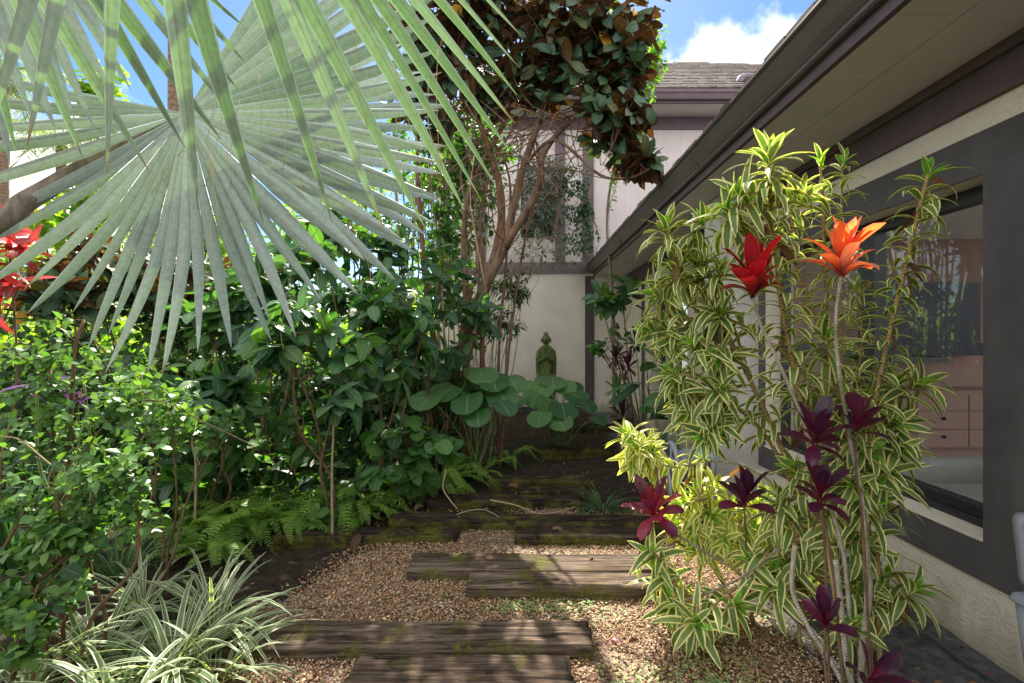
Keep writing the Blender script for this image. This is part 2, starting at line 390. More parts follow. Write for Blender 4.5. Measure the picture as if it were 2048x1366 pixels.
# the pebbles themselves
ico_t = (1 + 5 ** .5) / 2
IV = nrm(np.array([(-1, ico_t, 0), (1, ico_t, 0), (-1, -ico_t, 0), (1, -ico_t, 0), (0, -1, ico_t), (0, 1, ico_t), (0, -1, -ico_t), (0, 1, -ico_t), (ico_t, 0, -1), (ico_t, 0, 1), (-ico_t, 0, -1), (-ico_t, 0, 1)]))
IT = np.array([(0, 11, 5), (0, 5, 1), (0, 1, 7), (0, 7, 10), (0, 10, 11), (1, 5, 9), (5, 11, 4), (11, 10, 2), (10, 7, 6), (7, 1, 8), (3, 9, 4), (3, 4, 2), (3, 2, 6), (3, 6, 8), (3, 8, 9), (4, 9, 5), (2, 4, 11), (6, 2, 10), (8, 6, 7), (9, 8, 1)])
def pebbles(b, x, y, z, r):
    n = len(x)
    sc3 = r[:, None] * np.stack([U(.8, 1.35, n), U(.75, 1.1, n), U(.5, .85, n)], -1)
    a = U(0, 6.28, n); t = rng.normal(0, .35, n)
    V = IV[None] * sc3[:, None] * (1 + rng.normal(0, .07, (n, 12, 1)))
    X = V[..., 0] * np.cos(a)[:, None] - V[..., 1] * np.sin(a)[:, None]; Y = V[..., 0] * np.sin(a)[:, None] + V[..., 1] * np.cos(a)[:, None]; Z = V[..., 2] + X * np.sin(t)[:, None] * .5
    V = np.stack([X + x[:, None], Y + y[:, None], Z + z[:, None]], -1).reshape(-1, 3)
    T = (IT[None] + (np.arange(n) * 12)[:, None, None]).reshape(-1, 3)
    b.add(V, None, T, None, None, None, np.repeat(U(0, 1, n), 20))
seed(11)
def pebble_mat():
    m, nt, N, out = newmat('pebble'); a = N('Attribute', attribute_name='rnd').outputs['Fac']
    c = ramp(N, a, [(0, lin(96, 68, 50)), (.14, lin(150, 110, 74)), (.3, lin(190, 156, 118)), (.45, lin(212, 188, 154)), (.58, lin(138, 102, 72)), (.7, lin(112, 100, 88)), (.82, lin(196, 166, 128)), (.93, lin(168, 102, 64)), (1, lin(236, 226, 208))])
    n = N('TexNoise', i={'Vector': N('NewGeometry').outputs['Position'], 'Scale': 120.0, 'Detail': 3.0}).outputs['Fac']
    c = mixc(N, mrange(N, n, .4, .75, 0, .5), c, mixc(N, 1.0, c, (.6, .55, .5, 1), 'MULTIPLY'))
    bs = N('BsdfPrincipled', i={'Base Color': c, 'Roughness': .55, 'Specular IOR Level': .3}); nt.links.new(bs.outputs[0], out.inputs[0]); return m
n = 100000; x, y = U(-1.62, 1.62, n), .9 + 3.4 * np.power(U(0, 1, n), .8)
ip = in_path(x, y); keep = ip > U(-.16, .16, n); keep &= ~((fbm(x, y, 3.4, 9) > .42) & (U(0, 1, n) < .6)); keep &= ~((y > 3.3) & (U(0, 1, n) < .35)); x, y = x[keep], y[keep]; n = len(x)
b = MB(); pebbles(b, x, y, .008 + U(-.004, .012, n), U(.0032, .0068, n) * np.where(U(0, 1, n) < .04, 1.5, 1)); kind(b.build('gravel', pebble_mat()), 'stuff')
tag(bpy.data.objects['gravel'], 'small tan and cream pebbles between the timber steps', 'gravel')

# ------------------------------------------------------------------ house materials
M = {}
M['cream'] = stucco('cream_stucco', lin(226, 216, 198), lin(110, 112, 84))
M['white'] = M['pierc'] = stucco('grey_stucco', lin(220, 217, 212), lin(120, 122, 104))
M['white'] = stucco('pale_stucco', lin(244, 233, 222), lin(98, 112, 56))
M['dark'] = plain('charcoal_paint', lin(84, 81, 81), .75, .12, 5, .35, 90, dist=.003, streak=(5, 5, 1.2), c2=lin(98, 95, 93))
M['plum'] = plain('plum_brown_paint', lin(96, 82, 86), .6, .1, 6, .2, 40, streak=(3, 3, 30))
M['plumlight'] = plain('faded_plum_paint', lin(128, 110, 120), .6, .1, 6, .2, 40, streak=(3, 3, 30))
M['gutter'] = plain('gutter_paint', lin(92, 84, 82), .4, .08, 3, .05, 20, spec=.5, streak=(1.5, 1.5, 12), c2=lin(70, 62, 58))
M['soffit'] = plain('soffit_board', lin(218, 213, 210), .8, .05, 4, .25, 30, streak=(2, 55, 2), c2=lin(198, 192, 188))
M['frame'] = plain('black_window_frame', lin(38, 38, 42), .35, .1, 8, .05, 40, spec=.5)
M['rearpanel'] = plain('lavender_panel', lin(240, 226, 226), .7, .05, 2, .12, 30, streak=(26, 26, .5), c2=lin(226, 210, 212))
M['interior'] = plain('interior_wall', lin(162, 132, 122), .8, .03, 2)
M['ceil'] = plain('interior_ceiling', lin(226, 226, 224), .8, .03, 2)
M['floorin'] = plain('interior_floor', lin(120, 110, 104), .4, .1, 4)
M['navy'] = plain('navy_gloss', lin(22, 26, 48), .25, .05, 3, spec=.3)
M['knob'] = plain('dark_knob', lin(36, 34, 40), .3, .0)
M['shake'] = None
def glass(name, tint):
    m, nt, N, out = newmat(name)
    fc = N('LayerWeight', i={'Blend': .5}).outputs['Facing']; fr = math_(N, 'MULTIPLY_ADD', math_(N, 'POWER', fc, 5.0), .9, .045)
    tr = N('BsdfTransparent', i={'Color': tint}); gl = N('BsdfGlossy', i={'Color': (1, 1, 1, 1), 'Roughness': .015})
    no = N('TexNoise', i={'Vector': N('NewGeometry').outputs['Position'], 'Scale': 1.3, 'Detail': 1.0}).outputs['Fac']
    bu = N('Bump', i={'Height': no, 'Strength': .06, 'Distance': .05}); nt.links.new(bu.outputs[0], gl.inputs['Normal'])
    k = math_(N, 'MINIMUM', fr, 1.0)
    nt.links.new(N('MixShader', i={0: k, 1: tr.outputs[0], 2: gl.outputs[0]}).outputs[0], out.inputs[0]); return m
M['glass'] = glass('window_glass', (.93, .95, .94, 1))
def shake_mat():
    m, nt, N, out = newmat('shake'); a = N('Attribute', attribute_name='rnd').outputs['Fac']; pos = N('NewGeometry').outputs['Position']
    c = ramp(N, a, [(0, lin(60, 50, 50)), (.5, lin(88, 74, 72)), (1, lin(122, 106, 100))])
    n = N('TexNoise', i={'Vector': N('Mapping', i={'Vector': pos, 'Scale': (40, 4, 4)}).outputs[0], 'Scale': 1.0, 'Detail': 4.0}).outputs['Fac']
    c = mixc(N, mrange(N, n, .35, .7), c, mixc(N, 1.0, c, (.6, .56, .55, 1), 'MULTIPLY'))
    bs = N('BsdfPrincipled', i={'Base Color': c, 'Roughness': .9}); nt.links.new(bs.outputs[0], out.inputs[0]); return m
M['shake'] = shake_mat()

# ------------------------------------------------------------------ single-storey house on the right
XW = 2.2; Y0, Y1 = -3.5, 10.07
house = thing('house', 'low stucco house with charcoal bands and a deep boxed eave along the walk', 'house', (XW, 3.3, 0))
def part(name, mat, parent, boxes, sm=False):
    b = MB()
    for q in boxes: b.box(*q)
    return b.build(name, mat, parent, sm)
WY0, WY1, WZ0, WZ1 = 2.29, 4.35, .528, 2.268
part('wall', M['cream'], house, [(XW, 2.45, Y0, WY0, -.3, 2.9), (XW, 2.45, WY0, WY1, -.3, WZ0), (XW, 2.45, WY0, WY1, WZ1, 2.9), (XW, 2.45, WY1, 6.4, -.3, 2.9),
     (XW, 2.45, 6.4, 8.1, -.3, .62), (XW, 2.45, 6.4, 8.1, 2.2, 2.9), (XW, 2.45, 8.1, Y1, -.3, 2.9)])
part('pier', M['pierc'], house, [(1.83, XW - .003, 4.46, 4.82, -.3, 2.812)])
xd = XW - .012
part('window_surround', M['dark'], house, [(xd, XW, Y0, WY0, .334, 2.4735), (xd, XW, WY0, 4.457, .334, WZ0), (xd, XW, WY1, 4.457, WZ0, 2.4735), (xd, XW, WY0, WY1, WZ1, 2.4735)])
part('header_band', M['plum'], house, [(XW - .03, XW, Y0, 4.457, 2.60, 2.76), (XW - .06, XW, Y0, 4.457, 2.76, 2.812), (XW - .03, XW, 4.83, Y1, 2.60, 2.812)])
for yp in (5.5, 8.6): part('wall_post', M['plum'], house, [(XW - .03, XW, yp, yp + .12, 0, 2.6)])
part('soffit', M['soffit'], house, [(1.532, 1.8105, Y0, Y1, 2.815, 2.835), (1.8155, XW, Y0, Y1, 2.815, 2.835)])
part('fascia', M['plum'], house, [(1.50, 1.531, Y0, Y1, 2.81, 3.0)])
b = MB(); prof = [(1.499, 2.875), (1.468, 2.872), (1.457, 2.882), (1.455, 2.898), (1.448, 2.905), (1.425, 2.94), (1.40, 2.985), (1.385, 3.012), (1.372, 3.018), (1.365, 3.026), (1.366, 3.038), (1.376, 3.042), (1.386, 3.034), (1.499, 3.03)]
b.prism(prof[::-1], Y0, Y1 - .02); b.build('gutter', M['gutter'], house, False)
for yj in (.9, 3.95, 7.0):
    bj = MB(); bj.prism([(p - .004, q - (.004 if q < 2.9 else -.003)) for p, q in prof[:-1]][::-1] , yj, yj + .05); bj.build('gutter_joint', M['gutter'], house, False)
b = MB(); seed(3)
zr = lambda X: 3.05 + (X - 1.43) * .3324
for xa, xb, ya, yb in ((1.43, 3.3, Y0, Y1 + .1), (3.3, 6.6, Y0, .2), (3.3, 6.6, 2.1, Y1 + .1), (6.6, 8.2, Y0, Y1 + .1)):  # gap left between the slabs, an added opening to light the room
    b.prism([(xa, zr(xa)), (xb, zr(xb)), (xb, zr(xb) - .06), (xa, zr(xa) - .06)][::-1], ya, yb)
for k in range(16):                                    # lowest courses of shakes, peeking over the gutter
    pass
yy = Y0
while yy < Y1 - .1:
    wd = U(.1, .22); b.box(1.385 + U(-.006, .012), 1.75, yy, min(yy + wd - .006, Y1 - .05), 3.055, 3.072 + U(0, .012)); yy += wd
b.build('roof', M['shake'], house, False)
win = part('window', M['frame'], house, [(2.335, 2.40, WY0 - .0, WY0 + .05, WZ0 + .1, WZ1 - .075), (2.335, 2.40, WY1 - .05, WY1, WZ0 + .1, WZ1 - .075), (2.330, 2.42, 3.19, 3.345, WZ0 + .1, WZ1 - .075),
     (2.325, 2.42, WY0, WY1, WZ0 + .003, WZ0 + .045), (2.345, 2.42, WY0, WY1, WZ0 + .045, WZ0 + .1), (2.335, 2.42, WY0, WY1, WZ1 - .075, WZ1 - .003), (2.322, 2.335, WY0, WY1, WZ0 + .02, WZ0 + .03), (2.338, 2.345, WY0, WY1, WZ0 + .066, WZ0 + .074)])
part('pane', M['glass'], win, [(2.370, 2.374, WY0 + .05, 3.19, WZ0 + .1, WZ1 - .075)]); part('pane', M['glass'], win, [(2.370, 2.374, 3.345, WY1 - .05, WZ0 + .1, WZ1 - .075)])
b = MB(); b.prism([(2.18, WZ0 - .004), (2.33, WZ0 - .004), (2.33, WZ0 + .004), (2.18, WZ0 + .002)], WY0 + .001, WY1 - .001); b.build('sill', M['cream'], win, False)
w2 = part('window', M['frame'], house, [(2.33, 2.40, 6.4, 6.47, .62, 2.2), (2.33, 2.40, 8.03, 8.1, .62, 2.2), (2.33, 2.40, 6.47, 8.03, .62, .70), (2.33, 2.40, 6.47, 8.03, 2.13, 2.2), (2.33, 2.40, 7.21, 7.29, .70, 2.13)])
part('pane', M['glass'], w2, [(2.36, 2.364, 6.47, 7.21, .7, 2.13), (2.36, 2.364, 7.29, 8.03, .7, 2.13)])
part('sill', M['cream'], w2, [(2.17, 2.33, 6.38, 8.12, .585, .619)])
part('interior_room', M['interior'], house, [(2.452, 7.0, 5.5, 5.6, 0, 2.62)])  # only this wall is built, other sides left open to light the room
part('interior_ceiling', M['ceil'], house, [(2.452, 3.3, Y0, 5.6, 2.625, 2.68), (3.3, 7.0, Y0, .2, 2.625, 2.68), (3.3, 7.0, 2.1, 5.6, 2.625, 2.68)])  # ceiling gap added under the roof opening to let daylight in
part('interior_floor', M['floorin'], house, [(2.452, 9.0, Y0, 5.6, .02, .10)])
# furniture seen through the glass
def PX(px, py, Y): p = P(px, py, Y); return p[0], p[2]
KY = 5.48
cab = thing('kitchen_cabinet', 'pinkish drawer cabinet with dark knobs seen through the near window', 'cabinet', (4.7, KY, .1))
x0 = 3.9; x1 = 5.45; zt = PX(1900, 786, 5.0)[1]; zb = PX(1900, 897, 5.0)[1]
part('carcass', M['interior'], cab, [(x0, x1, 5.02, KY, zb, zt + .02), (x0, x1, 5.10, KY, .11, zb)])
xl = [PX(q, 0, 5.0)[0] for q in (1760, 1834, 1938, 2030)]; zl = [PX(0, q, 5.0)[1] for q in (788, 822, 859, 895)]
for i in range(3):
    for j in range(3):
        d = part('drawer', M['interior'], cab, [(xl[i] + .006, xl[i + 1] - .006, 5.0, 5.018, zl[j + 1] + .006, zl[j] - .006)])
        b = MB(); b.lathe([(0, .03), (.014, .028), (.018, .018), (.010, .006), (.010, 0)][::-1], ((xl[i] + xl[i + 1]) / 2, 5.0, (zl[j] + zl[j + 1]) / 2 + .02), 12, (0, -1, 0)); b.build('knob', M['knob'], d)
sp = thing('wall_panel', 'dark navy glossy panel on the pink interior wall', 'panel', (4.4, 5.4, 1.5))
a, c = PX(1764, 568, 5.4), PX(1961, 684, 5.4)
part('panel', M['navy'], sp, [(a[0], c[0], 5.40, 5.44, c[1], a[1])]); part('bezel', M['frame'], sp, [(a[0] - .02, c[0] + .02, 5.42, 5.46, c[1] - .02, a[1] + .02)])
sh = thing('wall_shelf', 'long dark navy shelf under the panel on the interior wall', 'shelf', (4.4, 5.3, 1.3))
a, c = PX(1600, 686, 5.2), PX(1985, 711, 5.2); part('board', M['navy'], sh, [(a[0], c[0], 5.18, 5.497, c[1], a[1])])
a, c = PX(1740, 713, 5.2), PX(1905, 726, 5.2); part('bracket_rail', M['frame'], sh, [(a[0], c[0], 5.22, 5.497, c[1], a[1] - .004)])
sofa = thing('armchair', 'low grey upholstered armchair inside behind the window', 'armchair', (3.2, 3.2, .1))
b = MB(); M['sofa'] = plain('grey_cloth', lin(170, 168, 166), .9, .05, 20, .3, 200)
def rbox(b, x0, x1, y0, y1, z0, z1, r=.05, n=4):
    "box with rounded vertical and top edges"
    prof = [(0, r), (.3 * r, .3 * r), (r, 0)]
    def outline(inset):
        o = []
        for cx, cy, a0 in ((x1 - r, y1 - r, 0), (x0 + r, y1 - r, 90), (x0 + r, y0 + r, 180), (x1 - r, y0 + r, 270)):
            for k in range(n + 1):
                an = math.radians(a0 + 90 * k / n); o.append((cx + (r - inset) * math.cos(an), cy + (r - inset) * math.sin(an)))
        return np.array(o)
    rings = [(outline(0), z0), (outline(0), z1 - r), (outline(.3 * r), z1 - .3 * r), (outline(.85 * r), z1)]
    V = np.concatenate([np.column_stack([o, np.full(len(o), z)]) for o, z in rings]); m = len(rings[0][0])
    Q = [(k * m + i, k * m + (i + 1) % m, (k + 1) * m + (i + 1) % m, (k + 1) * m + i) for k in range(3) for i in range(m)]
    T = [(3 * m, 3 * m + k, 3 * m + k + 1) for k in range(1, m - 1)] + [(0, k + 1, k) for k in range(1, m - 1)]
    b.add(V, Q, T)
rbox(b, 2.75, 3.6, 2.62, 3.42, .11, .48); b.build('seat', M['sofa'], sofa)
b = MB(); rbox(b, 2.70, 3.6, 3.43, 3.60, .11, .62); b.build('armrest', M['sofa'], sofa); b = MB(); rbox(b, 3.61, 3.82, 2.5, 3.60, .11, .82); b.build('backrest', M['sofa'], sofa)
b = MB(); rbox(b, 2.70, 3.6, 2.45, 2.61, .11, .62); b.build('armrest', M['sofa'], sofa)

# ------------------------------------------------------------------ two-storey house behind
YB = 10.1
rear = thing('two_storey_house', 'two storey half timbered house with a shake roof closing the end of the garden', 'house', (1.0, YB, 0))
part('lower_wall', M['white'], rear, [(-1.75, 3.2, YB, YB + .25, -.3, 2.87)])
b = MB()
xx = -1.75
while xx < 4.6:
    b.box(xx + .004, min(xx + .296, 4.6), YB + .0, YB + .2, 3.10, 5.87); b.box(xx - .004, xx + .004, YB + .006, YB + .2, 3.10, 5.87); xx += .3
b.build('upper_wall', M['rearpanel'], rear, False)
part('horizontal_timber', M['plumlight'], rear, [(-1.75, 1.53, YB - .035, YB + .2, 2.87, 3.10)]); part('horizontal_timber', M['plumlight'], rear, [(-1.75, 4.6, YB - .04, YB + .2, 5.872, 6.13)])
for a, c in ((.71, .92), (1.285, 1.515), (-.95, -.74)): part('timber_post', M['plumlight'], rear, [(a, c, YB - .03, YB - .001, 3.102, 5.868)])
part('timber_post', M['plum'], rear, [(1.337, 1.525, YB - .03, YB - .001, 0, 2.81)]); part('skirting', M['dark'], rear, [(-1.75, 1.335, YB - .012, YB - .001, -.1, .09)])
part('soffit', M['soffit'], rear, [(-1.2, 6, 9.47, YB - .041, 6.13, 6.15)]); part('fascia', M['plum'], rear, [(-1.2, 6, 9.44, 9.469, 6.10, 6.32)])
b = MB(); b.prism([(9.438, 6.16), (9.40, 6.16), (9.385, 6.18), (9.36, 6.26), (9.34, 6.28), (9.335, 6.33), (9.438, 6.33)], -1.2, 6, 'x'); b.build('gutter', M['plumlight'], rear, False)
b = MB(); seed(5); pit = .75; cl = .155
for k in range(26):
    d0 = k * cl; ya = 9.36 + d0; za = 6.34 + d0 * pit
    xl_, xr_ = -1.2 + d0 * .25, 6.5  # left stretch runs on behind the tree, added to shade the walk
    xx = xl_
    top = lambda X: 8.34 - .11 * abs(X - 4.3) * (1 if X > 4.3 else .42)
    while xx < xr_:
        wd = U(.08, .24)
        if za < top(xx):
            j = U(-.015, .015); V = []
            for X in (xx, xx + wd - .008):
                V += [(X, ya + j, za + j * pit), (X, ya + j, za + .052 + j * pit), (X, ya + cl * 2.1, za + cl * 2.1 * pit + .012), (X, ya + cl * 2.1, za + cl * 2.1 * pit - .01)]
            b.add(V, [(0, 1, 5, 4), (1, 2, 6, 5), (0, 3, 2, 1), (4, 5, 6, 7), (0, 4, 7, 3)])
        xx += wd
b.prism([(9.40, 6.32), (12.1, 8.3), (12.1, 8.2), (9.40, 6.22)][::-1], -1.1, 6.4, 'x')
rf = b.build('roof', M['shake'], rear, False)
b = MB(); b.tube(smooth([P(1478, 176, 9.9), P(1480, 160, 9.95), P(1488, 154, 10.1), P(1500, 153, 10.6)], 5), .07, 10); b.build('vent_hood', M['plumlight'], rf)
a, c = (.03, 5.03), (.69, 3.67)
wu = part('window', M['frame'], rear, [(.0, .05, YB - .03, YB + .05, 3.62, 5.08), (.66, .709, YB - .03, YB + .05, 3.62, 5.08), (.05, .66, YB - .03, YB + .05, 5.02, 5.08), (.05, .66, YB - .04, YB + .05, 3.62, 3.69), (.33, .36, YB - .02, YB + .05, 3.69, 5.02)])
part('pane', M['glass'], wu, [(.05, .33, YB - .012, YB - .008, 3.69, 5.02), (.36, .66, YB - .012, YB - .008, 3.69, 5.02)]); part('pane_backing', M['navy'], wu, [(.05, .66, YB - .005, YB - .002, 3.69, 5.02)])  # flat navy sheet filling the frame behind the panes

# ------------------------------------------------------------------ timber steps
def tie_mat():
    m, nt, N, out = newmat('weathered_timber'); pos = N('NewGeometry'); nz = N('SeparateXYZ', i={0: pos.outputs['Normal']}).outputs[2]; p = pos.outputs['Position']
    g = N('TexNoise', i={'Vector': N('Mapping', i={'Vector': p, 'Scale': (2.6, 58, 58)}).outputs[0], 'Scale': 1.0, 'Detail': 6.0, 'Roughness': .65, 'Distortion': .6}).outputs['Fac']
    b = ramp(N, g, [(.30, lin(30, 25, 22)), (.46, lin(84, 71, 61)), (.62, lin(130, 112, 98)), (.82, lin(172, 153, 137))])
    big = N('TexNoise', i={'Vector': p, 'Scale': 3.0, 'Detail': 4.0}).outputs['Fac']
    b = mixc(N, mrange(N, big, .38, .6, 0, .8), b, mixc(N, 1.0, b, (.5, .46, .44, 1), 'MULTIPLY'))
    y = N('SeparateXYZ', i={0: p}).outputs[1]                     # the timbers further up the walk are darker
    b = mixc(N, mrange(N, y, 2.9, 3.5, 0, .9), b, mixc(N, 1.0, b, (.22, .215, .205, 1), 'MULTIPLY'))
    bnd = math_(N, 'MULTIPLY', mrange(N, y, 2.5, 2.75, 0, 1), .055)
    mo = N('TexNoise', i={'Vector': p, 'Scale': 5.5, 'Detail': 6.0, 'Roughness': .7}).outputs['Fac']
    fr = math_(N, 'MULTIPLY', math_(N, 'SUBTRACT', 1.0, nz), .16)
    mk = mrange(N, math_(N, 'ADD', math_(N, 'ADD', mo, bnd), math_(N, 'MULTIPLY', fr, .6)), .53, .70, 0, .7)
    b = mixc(N, mk, b, ramp(N, N('TexNoise', i={'Vector': p, 'Scale': 90.0}).outputs['Fac'], [(.3, lin(52, 54, 18)), (.7, lin(112, 112, 42))]))
    bs = N('BsdfPrincipled', i={'Base Color': b, 'Roughness': .9, 'Specular IOR Level': .15})
    bu = N('Bump', i={'Height': math_(N, 'ADD', g, math_(N, 'MULTIPLY', mo, .4)), 'Strength': .9, 'Distance': .012}); nt.links.new(bu.outputs[0], bs.inputs['Normal'])
    nt.links.new(bs.outputs[0], out.inputs[0]); return m
M['tie'] = tie_mat()
def timber(label, x0, x1, yf, yb, h, tilt=0.0, crack=0.0, sd=1, rot=1.0):
    seed(200 + sd); nx = int((x1 - x0) / .02) + 2; L = x1 - x0
    s = np.linspace(0, 1, nx); W = yb - yf
    prof = [(0, -.12), (0, h * .55), (.004, h - .012), (.02, h)] + [(W * q, h) for q in np.linspace(.14, .9, 11)] + [(W - .02, h), (W - .004, h - .012), (W, -.12)]
    prof = np.array(prof); m = len(prof)
    V = np.zeros((nx, m, 3)); V[..., 0] = x0 + s[:, None] * L; V[..., 1] = yf + prof[None, :, 0]; V[..., 2] = prof[None, :, 1]
    wv = lambda k, f, a: a * fbm(s * L * f, np.full(nx, k * 3.7 + sd), 1.0, k)
    for k in range(m):
        top = .5 if prof[k, 1] > h * .9 else 0
        V[:, k, 2] += wv(k, 6, .0045 * rot) * (1 if top else .3) + (wv(40, 3, .006 * rot) if top else 0)
        V[:, k, 1] += wv(k + 20, 5, .004 * rot) + (wv(41, 4, .007 * rot) if k < 4 else 0)
    gl = 4 + rng.integers(0, 11, 6)                                # long drying cracks
    for q in gl:
        a, c = np.sort(U(-.1, 1.1, 2)); mk = (s > a) & (s < c); V[mk, q, 2] -= U(.008, .02)
    if crack:
        mk = (s > .02) & (s < .42); V[mk, 6, 2] -= crack; V[mk, 7, 2] -= crack * .9
    ends = (s < .001) | (s > .999); V[ends, :, 0] += rng.normal(0, .008, (ends.sum(), m))
    V[..., 1] += tilt * (V[..., 0] - x0)
    i = np.arange(nx - 1)[:, None] * m; j = np.arange(m - 1)[None]
    Q = np.stack([i + j, i + m + j, i + m + j + 1, i + j + 1], -1).reshape(-1, 4)
    T = []
    for base, fl in ((0, 0), ((nx - 1) * m, 1)):
        for k in range(1, m - 1): T.append((base, base + k, base + k + 1) if not fl else (base, base + k + 1, base + k))
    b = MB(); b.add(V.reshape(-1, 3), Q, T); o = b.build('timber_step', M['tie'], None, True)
    sm = o.data.attributes.get('sharp_face')
    return tag(o, label, 'timber', 'timber steps across the gravel walk')
tx = lambda px, Y: (px - VX) * Y / F
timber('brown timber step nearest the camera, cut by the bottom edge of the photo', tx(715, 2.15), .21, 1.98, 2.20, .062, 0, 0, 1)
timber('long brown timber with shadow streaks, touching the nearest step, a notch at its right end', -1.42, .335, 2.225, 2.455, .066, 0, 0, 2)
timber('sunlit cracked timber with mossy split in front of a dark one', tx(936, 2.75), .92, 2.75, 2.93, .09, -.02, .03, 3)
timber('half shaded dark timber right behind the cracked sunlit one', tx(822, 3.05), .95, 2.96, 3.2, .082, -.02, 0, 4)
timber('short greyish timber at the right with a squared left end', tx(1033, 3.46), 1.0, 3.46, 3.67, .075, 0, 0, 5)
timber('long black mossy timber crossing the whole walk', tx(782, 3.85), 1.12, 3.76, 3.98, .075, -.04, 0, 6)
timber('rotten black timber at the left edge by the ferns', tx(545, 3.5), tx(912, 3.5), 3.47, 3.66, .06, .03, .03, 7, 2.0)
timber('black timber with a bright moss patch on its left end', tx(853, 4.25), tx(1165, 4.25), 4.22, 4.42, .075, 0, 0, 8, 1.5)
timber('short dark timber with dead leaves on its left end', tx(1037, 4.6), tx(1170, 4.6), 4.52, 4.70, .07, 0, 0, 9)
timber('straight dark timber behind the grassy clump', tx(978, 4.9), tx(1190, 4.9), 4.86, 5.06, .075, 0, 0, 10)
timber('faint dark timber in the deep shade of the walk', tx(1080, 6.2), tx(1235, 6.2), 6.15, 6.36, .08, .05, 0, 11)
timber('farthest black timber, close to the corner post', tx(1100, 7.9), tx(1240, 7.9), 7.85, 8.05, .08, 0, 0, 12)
# ------------------------------------------------------------------ plant materials
L_ = {}
L_['palm'] = leaf_mat('silver_palm_leaf', [lin(126, 142, 134), lin(148, 162, 156), lin(168, 180, 176)], tipc=lin(150, 118, 84), rib=lin(184, 184, 156), trans=.06, tcol=(1.0, 1.4, .5, 1), rough=.5, stripe=.7, spec=.3)
L_['palmunder'] = leaf_mat('silver_palm_underside', [lin(98, 120, 88), lin(122, 142, 112), lin(150, 164, 146)], tipc=lin(150, 116, 80), margin=lin(160, 172, 166), mw=.82, rib=lin(112, 100, 78), trans=.12, tcol=(1.0, 1.7, .3, 1), rough=.5, stripe=.8)
L_['bronze'] = leaf_mat('bronze_leaf', [lin(40, 70, 54), lin(60, 94, 70), lin(84, 118, 84), lin(56, 84, 50), lin(92, 96, 54)], rib=lin(130, 140, 90), trans=.16, tcol=(1.6, 1.3, .5, 1), back=(lin(72, 48, 36), lin(106, 76, 52)), rough=.36, veins=.4)
L_['bigleaf'] = leaf_mat('broad_leaf', [lin(44, 78, 58), lin(66, 104, 76), lin(84, 122, 84), lin(104, 140, 80)], rib=lin(150, 170, 120), trans=.36, tcol=(1.5, 1.9, .4, 1), rough=.38, veins=.5, spec=.45)
L_['midleaf'] = leaf_mat('mid_leaf', [lin(50, 84, 48), lin(72, 112, 60), lin(98, 138, 70)], rib=lin(120, 150, 90), trans=.40, tcol=(1.7, 2.0, .4, 1), rough=.42)
L_['smallbright'] = leaf_mat('small_bright_leaf', [lin(56, 92, 54), lin(84, 122, 70), lin(110, 150, 84), lin(92, 136, 78), lin(128, 166, 88), lin(70, 104, 66)], rib=lin(130, 160, 108), trans=.36, tcol=(1.5, 1.6, .45, 1), rough=.42)
L_['hedge'] = leaf_mat('sunny_hedge_leaf', [lin(88, 130, 50), lin(130, 168, 66), lin(168, 190, 88), lin(110, 140, 60)], trans=.5, tcol=(1.8, 1.9, .4, 1), rough=.5)
L_['darkfill'] = leaf_mat('dark_understory_leaf', [lin(40, 66, 42), lin(58, 88, 52), lin(80, 112, 62)], trans=.35, tcol=(1.5, 2.0, .4, 1), rough=.45)
L_['tree2'] = leaf_mat('fresh_green_leaf', [lin(84, 130, 50), lin(116, 160, 66), lin(150, 184, 84)], trans=.45, tcol=(1.7, 1.9, .4, 1), rough=.4)
L_['creeper'] = leaf_mat('creeper_leaf', [lin(62, 88, 76), lin(90, 116, 100), lin(112, 136, 112)], trans=.25, rough=.4)
L_['ear'] = leaf_mat('elephant_ear_leaf', [lin(58, 98, 60), lin(78, 120, 72), lin(104, 146, 78)], rib=lin(134, 164, 104), trans=.35, tcol=(1.5, 2.0, .4, 1), rough=.36, veins=.7, spec=.45)
L_['fern'] = leaf_mat('fern_leaf', [lin(88, 126, 50), lin(122, 158, 64), lin(148, 180, 80)], trans=.42, tcol=(1.5, 1.7, .4, 1), rough=.5)
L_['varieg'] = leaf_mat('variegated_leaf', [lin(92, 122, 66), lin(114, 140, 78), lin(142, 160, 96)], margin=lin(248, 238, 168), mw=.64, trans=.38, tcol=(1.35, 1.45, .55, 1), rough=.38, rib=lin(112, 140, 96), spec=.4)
L_['variegsun'] = leaf_mat('sunlit_variegated_leaf', [lin(126, 152, 66), lin(156, 176, 80), lin(182, 192, 98)], margin=lin(250, 240, 170), mw=.52, trans=.42, tcol=(1.3, 1.4, .5, 1), rough=.38)  # lit copy of the variegated leaf, sun brightness put into its colours
L_['tip'] = leaf_mat('young_tip_leaf', [lin(110, 170, 60), lin(140, 196, 80)], margin=lin(196, 214, 110), mw=.75, trans=.5, tcol=(1.4, 1.5, .4, 1), rough=.4)
L_['flax'] = leaf_mat('striped_flax_leaf', [lin(92, 116, 84), lin(112, 134, 98), lin(126, 146, 106)], margin=lin(218, 218, 186), mw=.70, trans=.3, rough=.42, rib=lin(120, 140, 104))
L_['grassy'] = leaf_mat('dark_strap_leaf', [lin(44, 76, 44), lin(66, 100, 58), lin(92, 124, 76)], trans=.3, rough=.38, spec=.5)
L_['cord_red'] = leaf_mat('crimson_leaf', basec=lin(70, 14, 40), cols=[lin(84, 20, 34), lin(128, 26, 42), lin(172, 40, 52), lin(104, 22, 44)], margin=lin(190, 60, 66), mw=.92, stripe=.6, trans=.5, tcol=(2.6, .9, .8, 1), rough=.3, rib=lin(140, 30, 50), spec=.5)
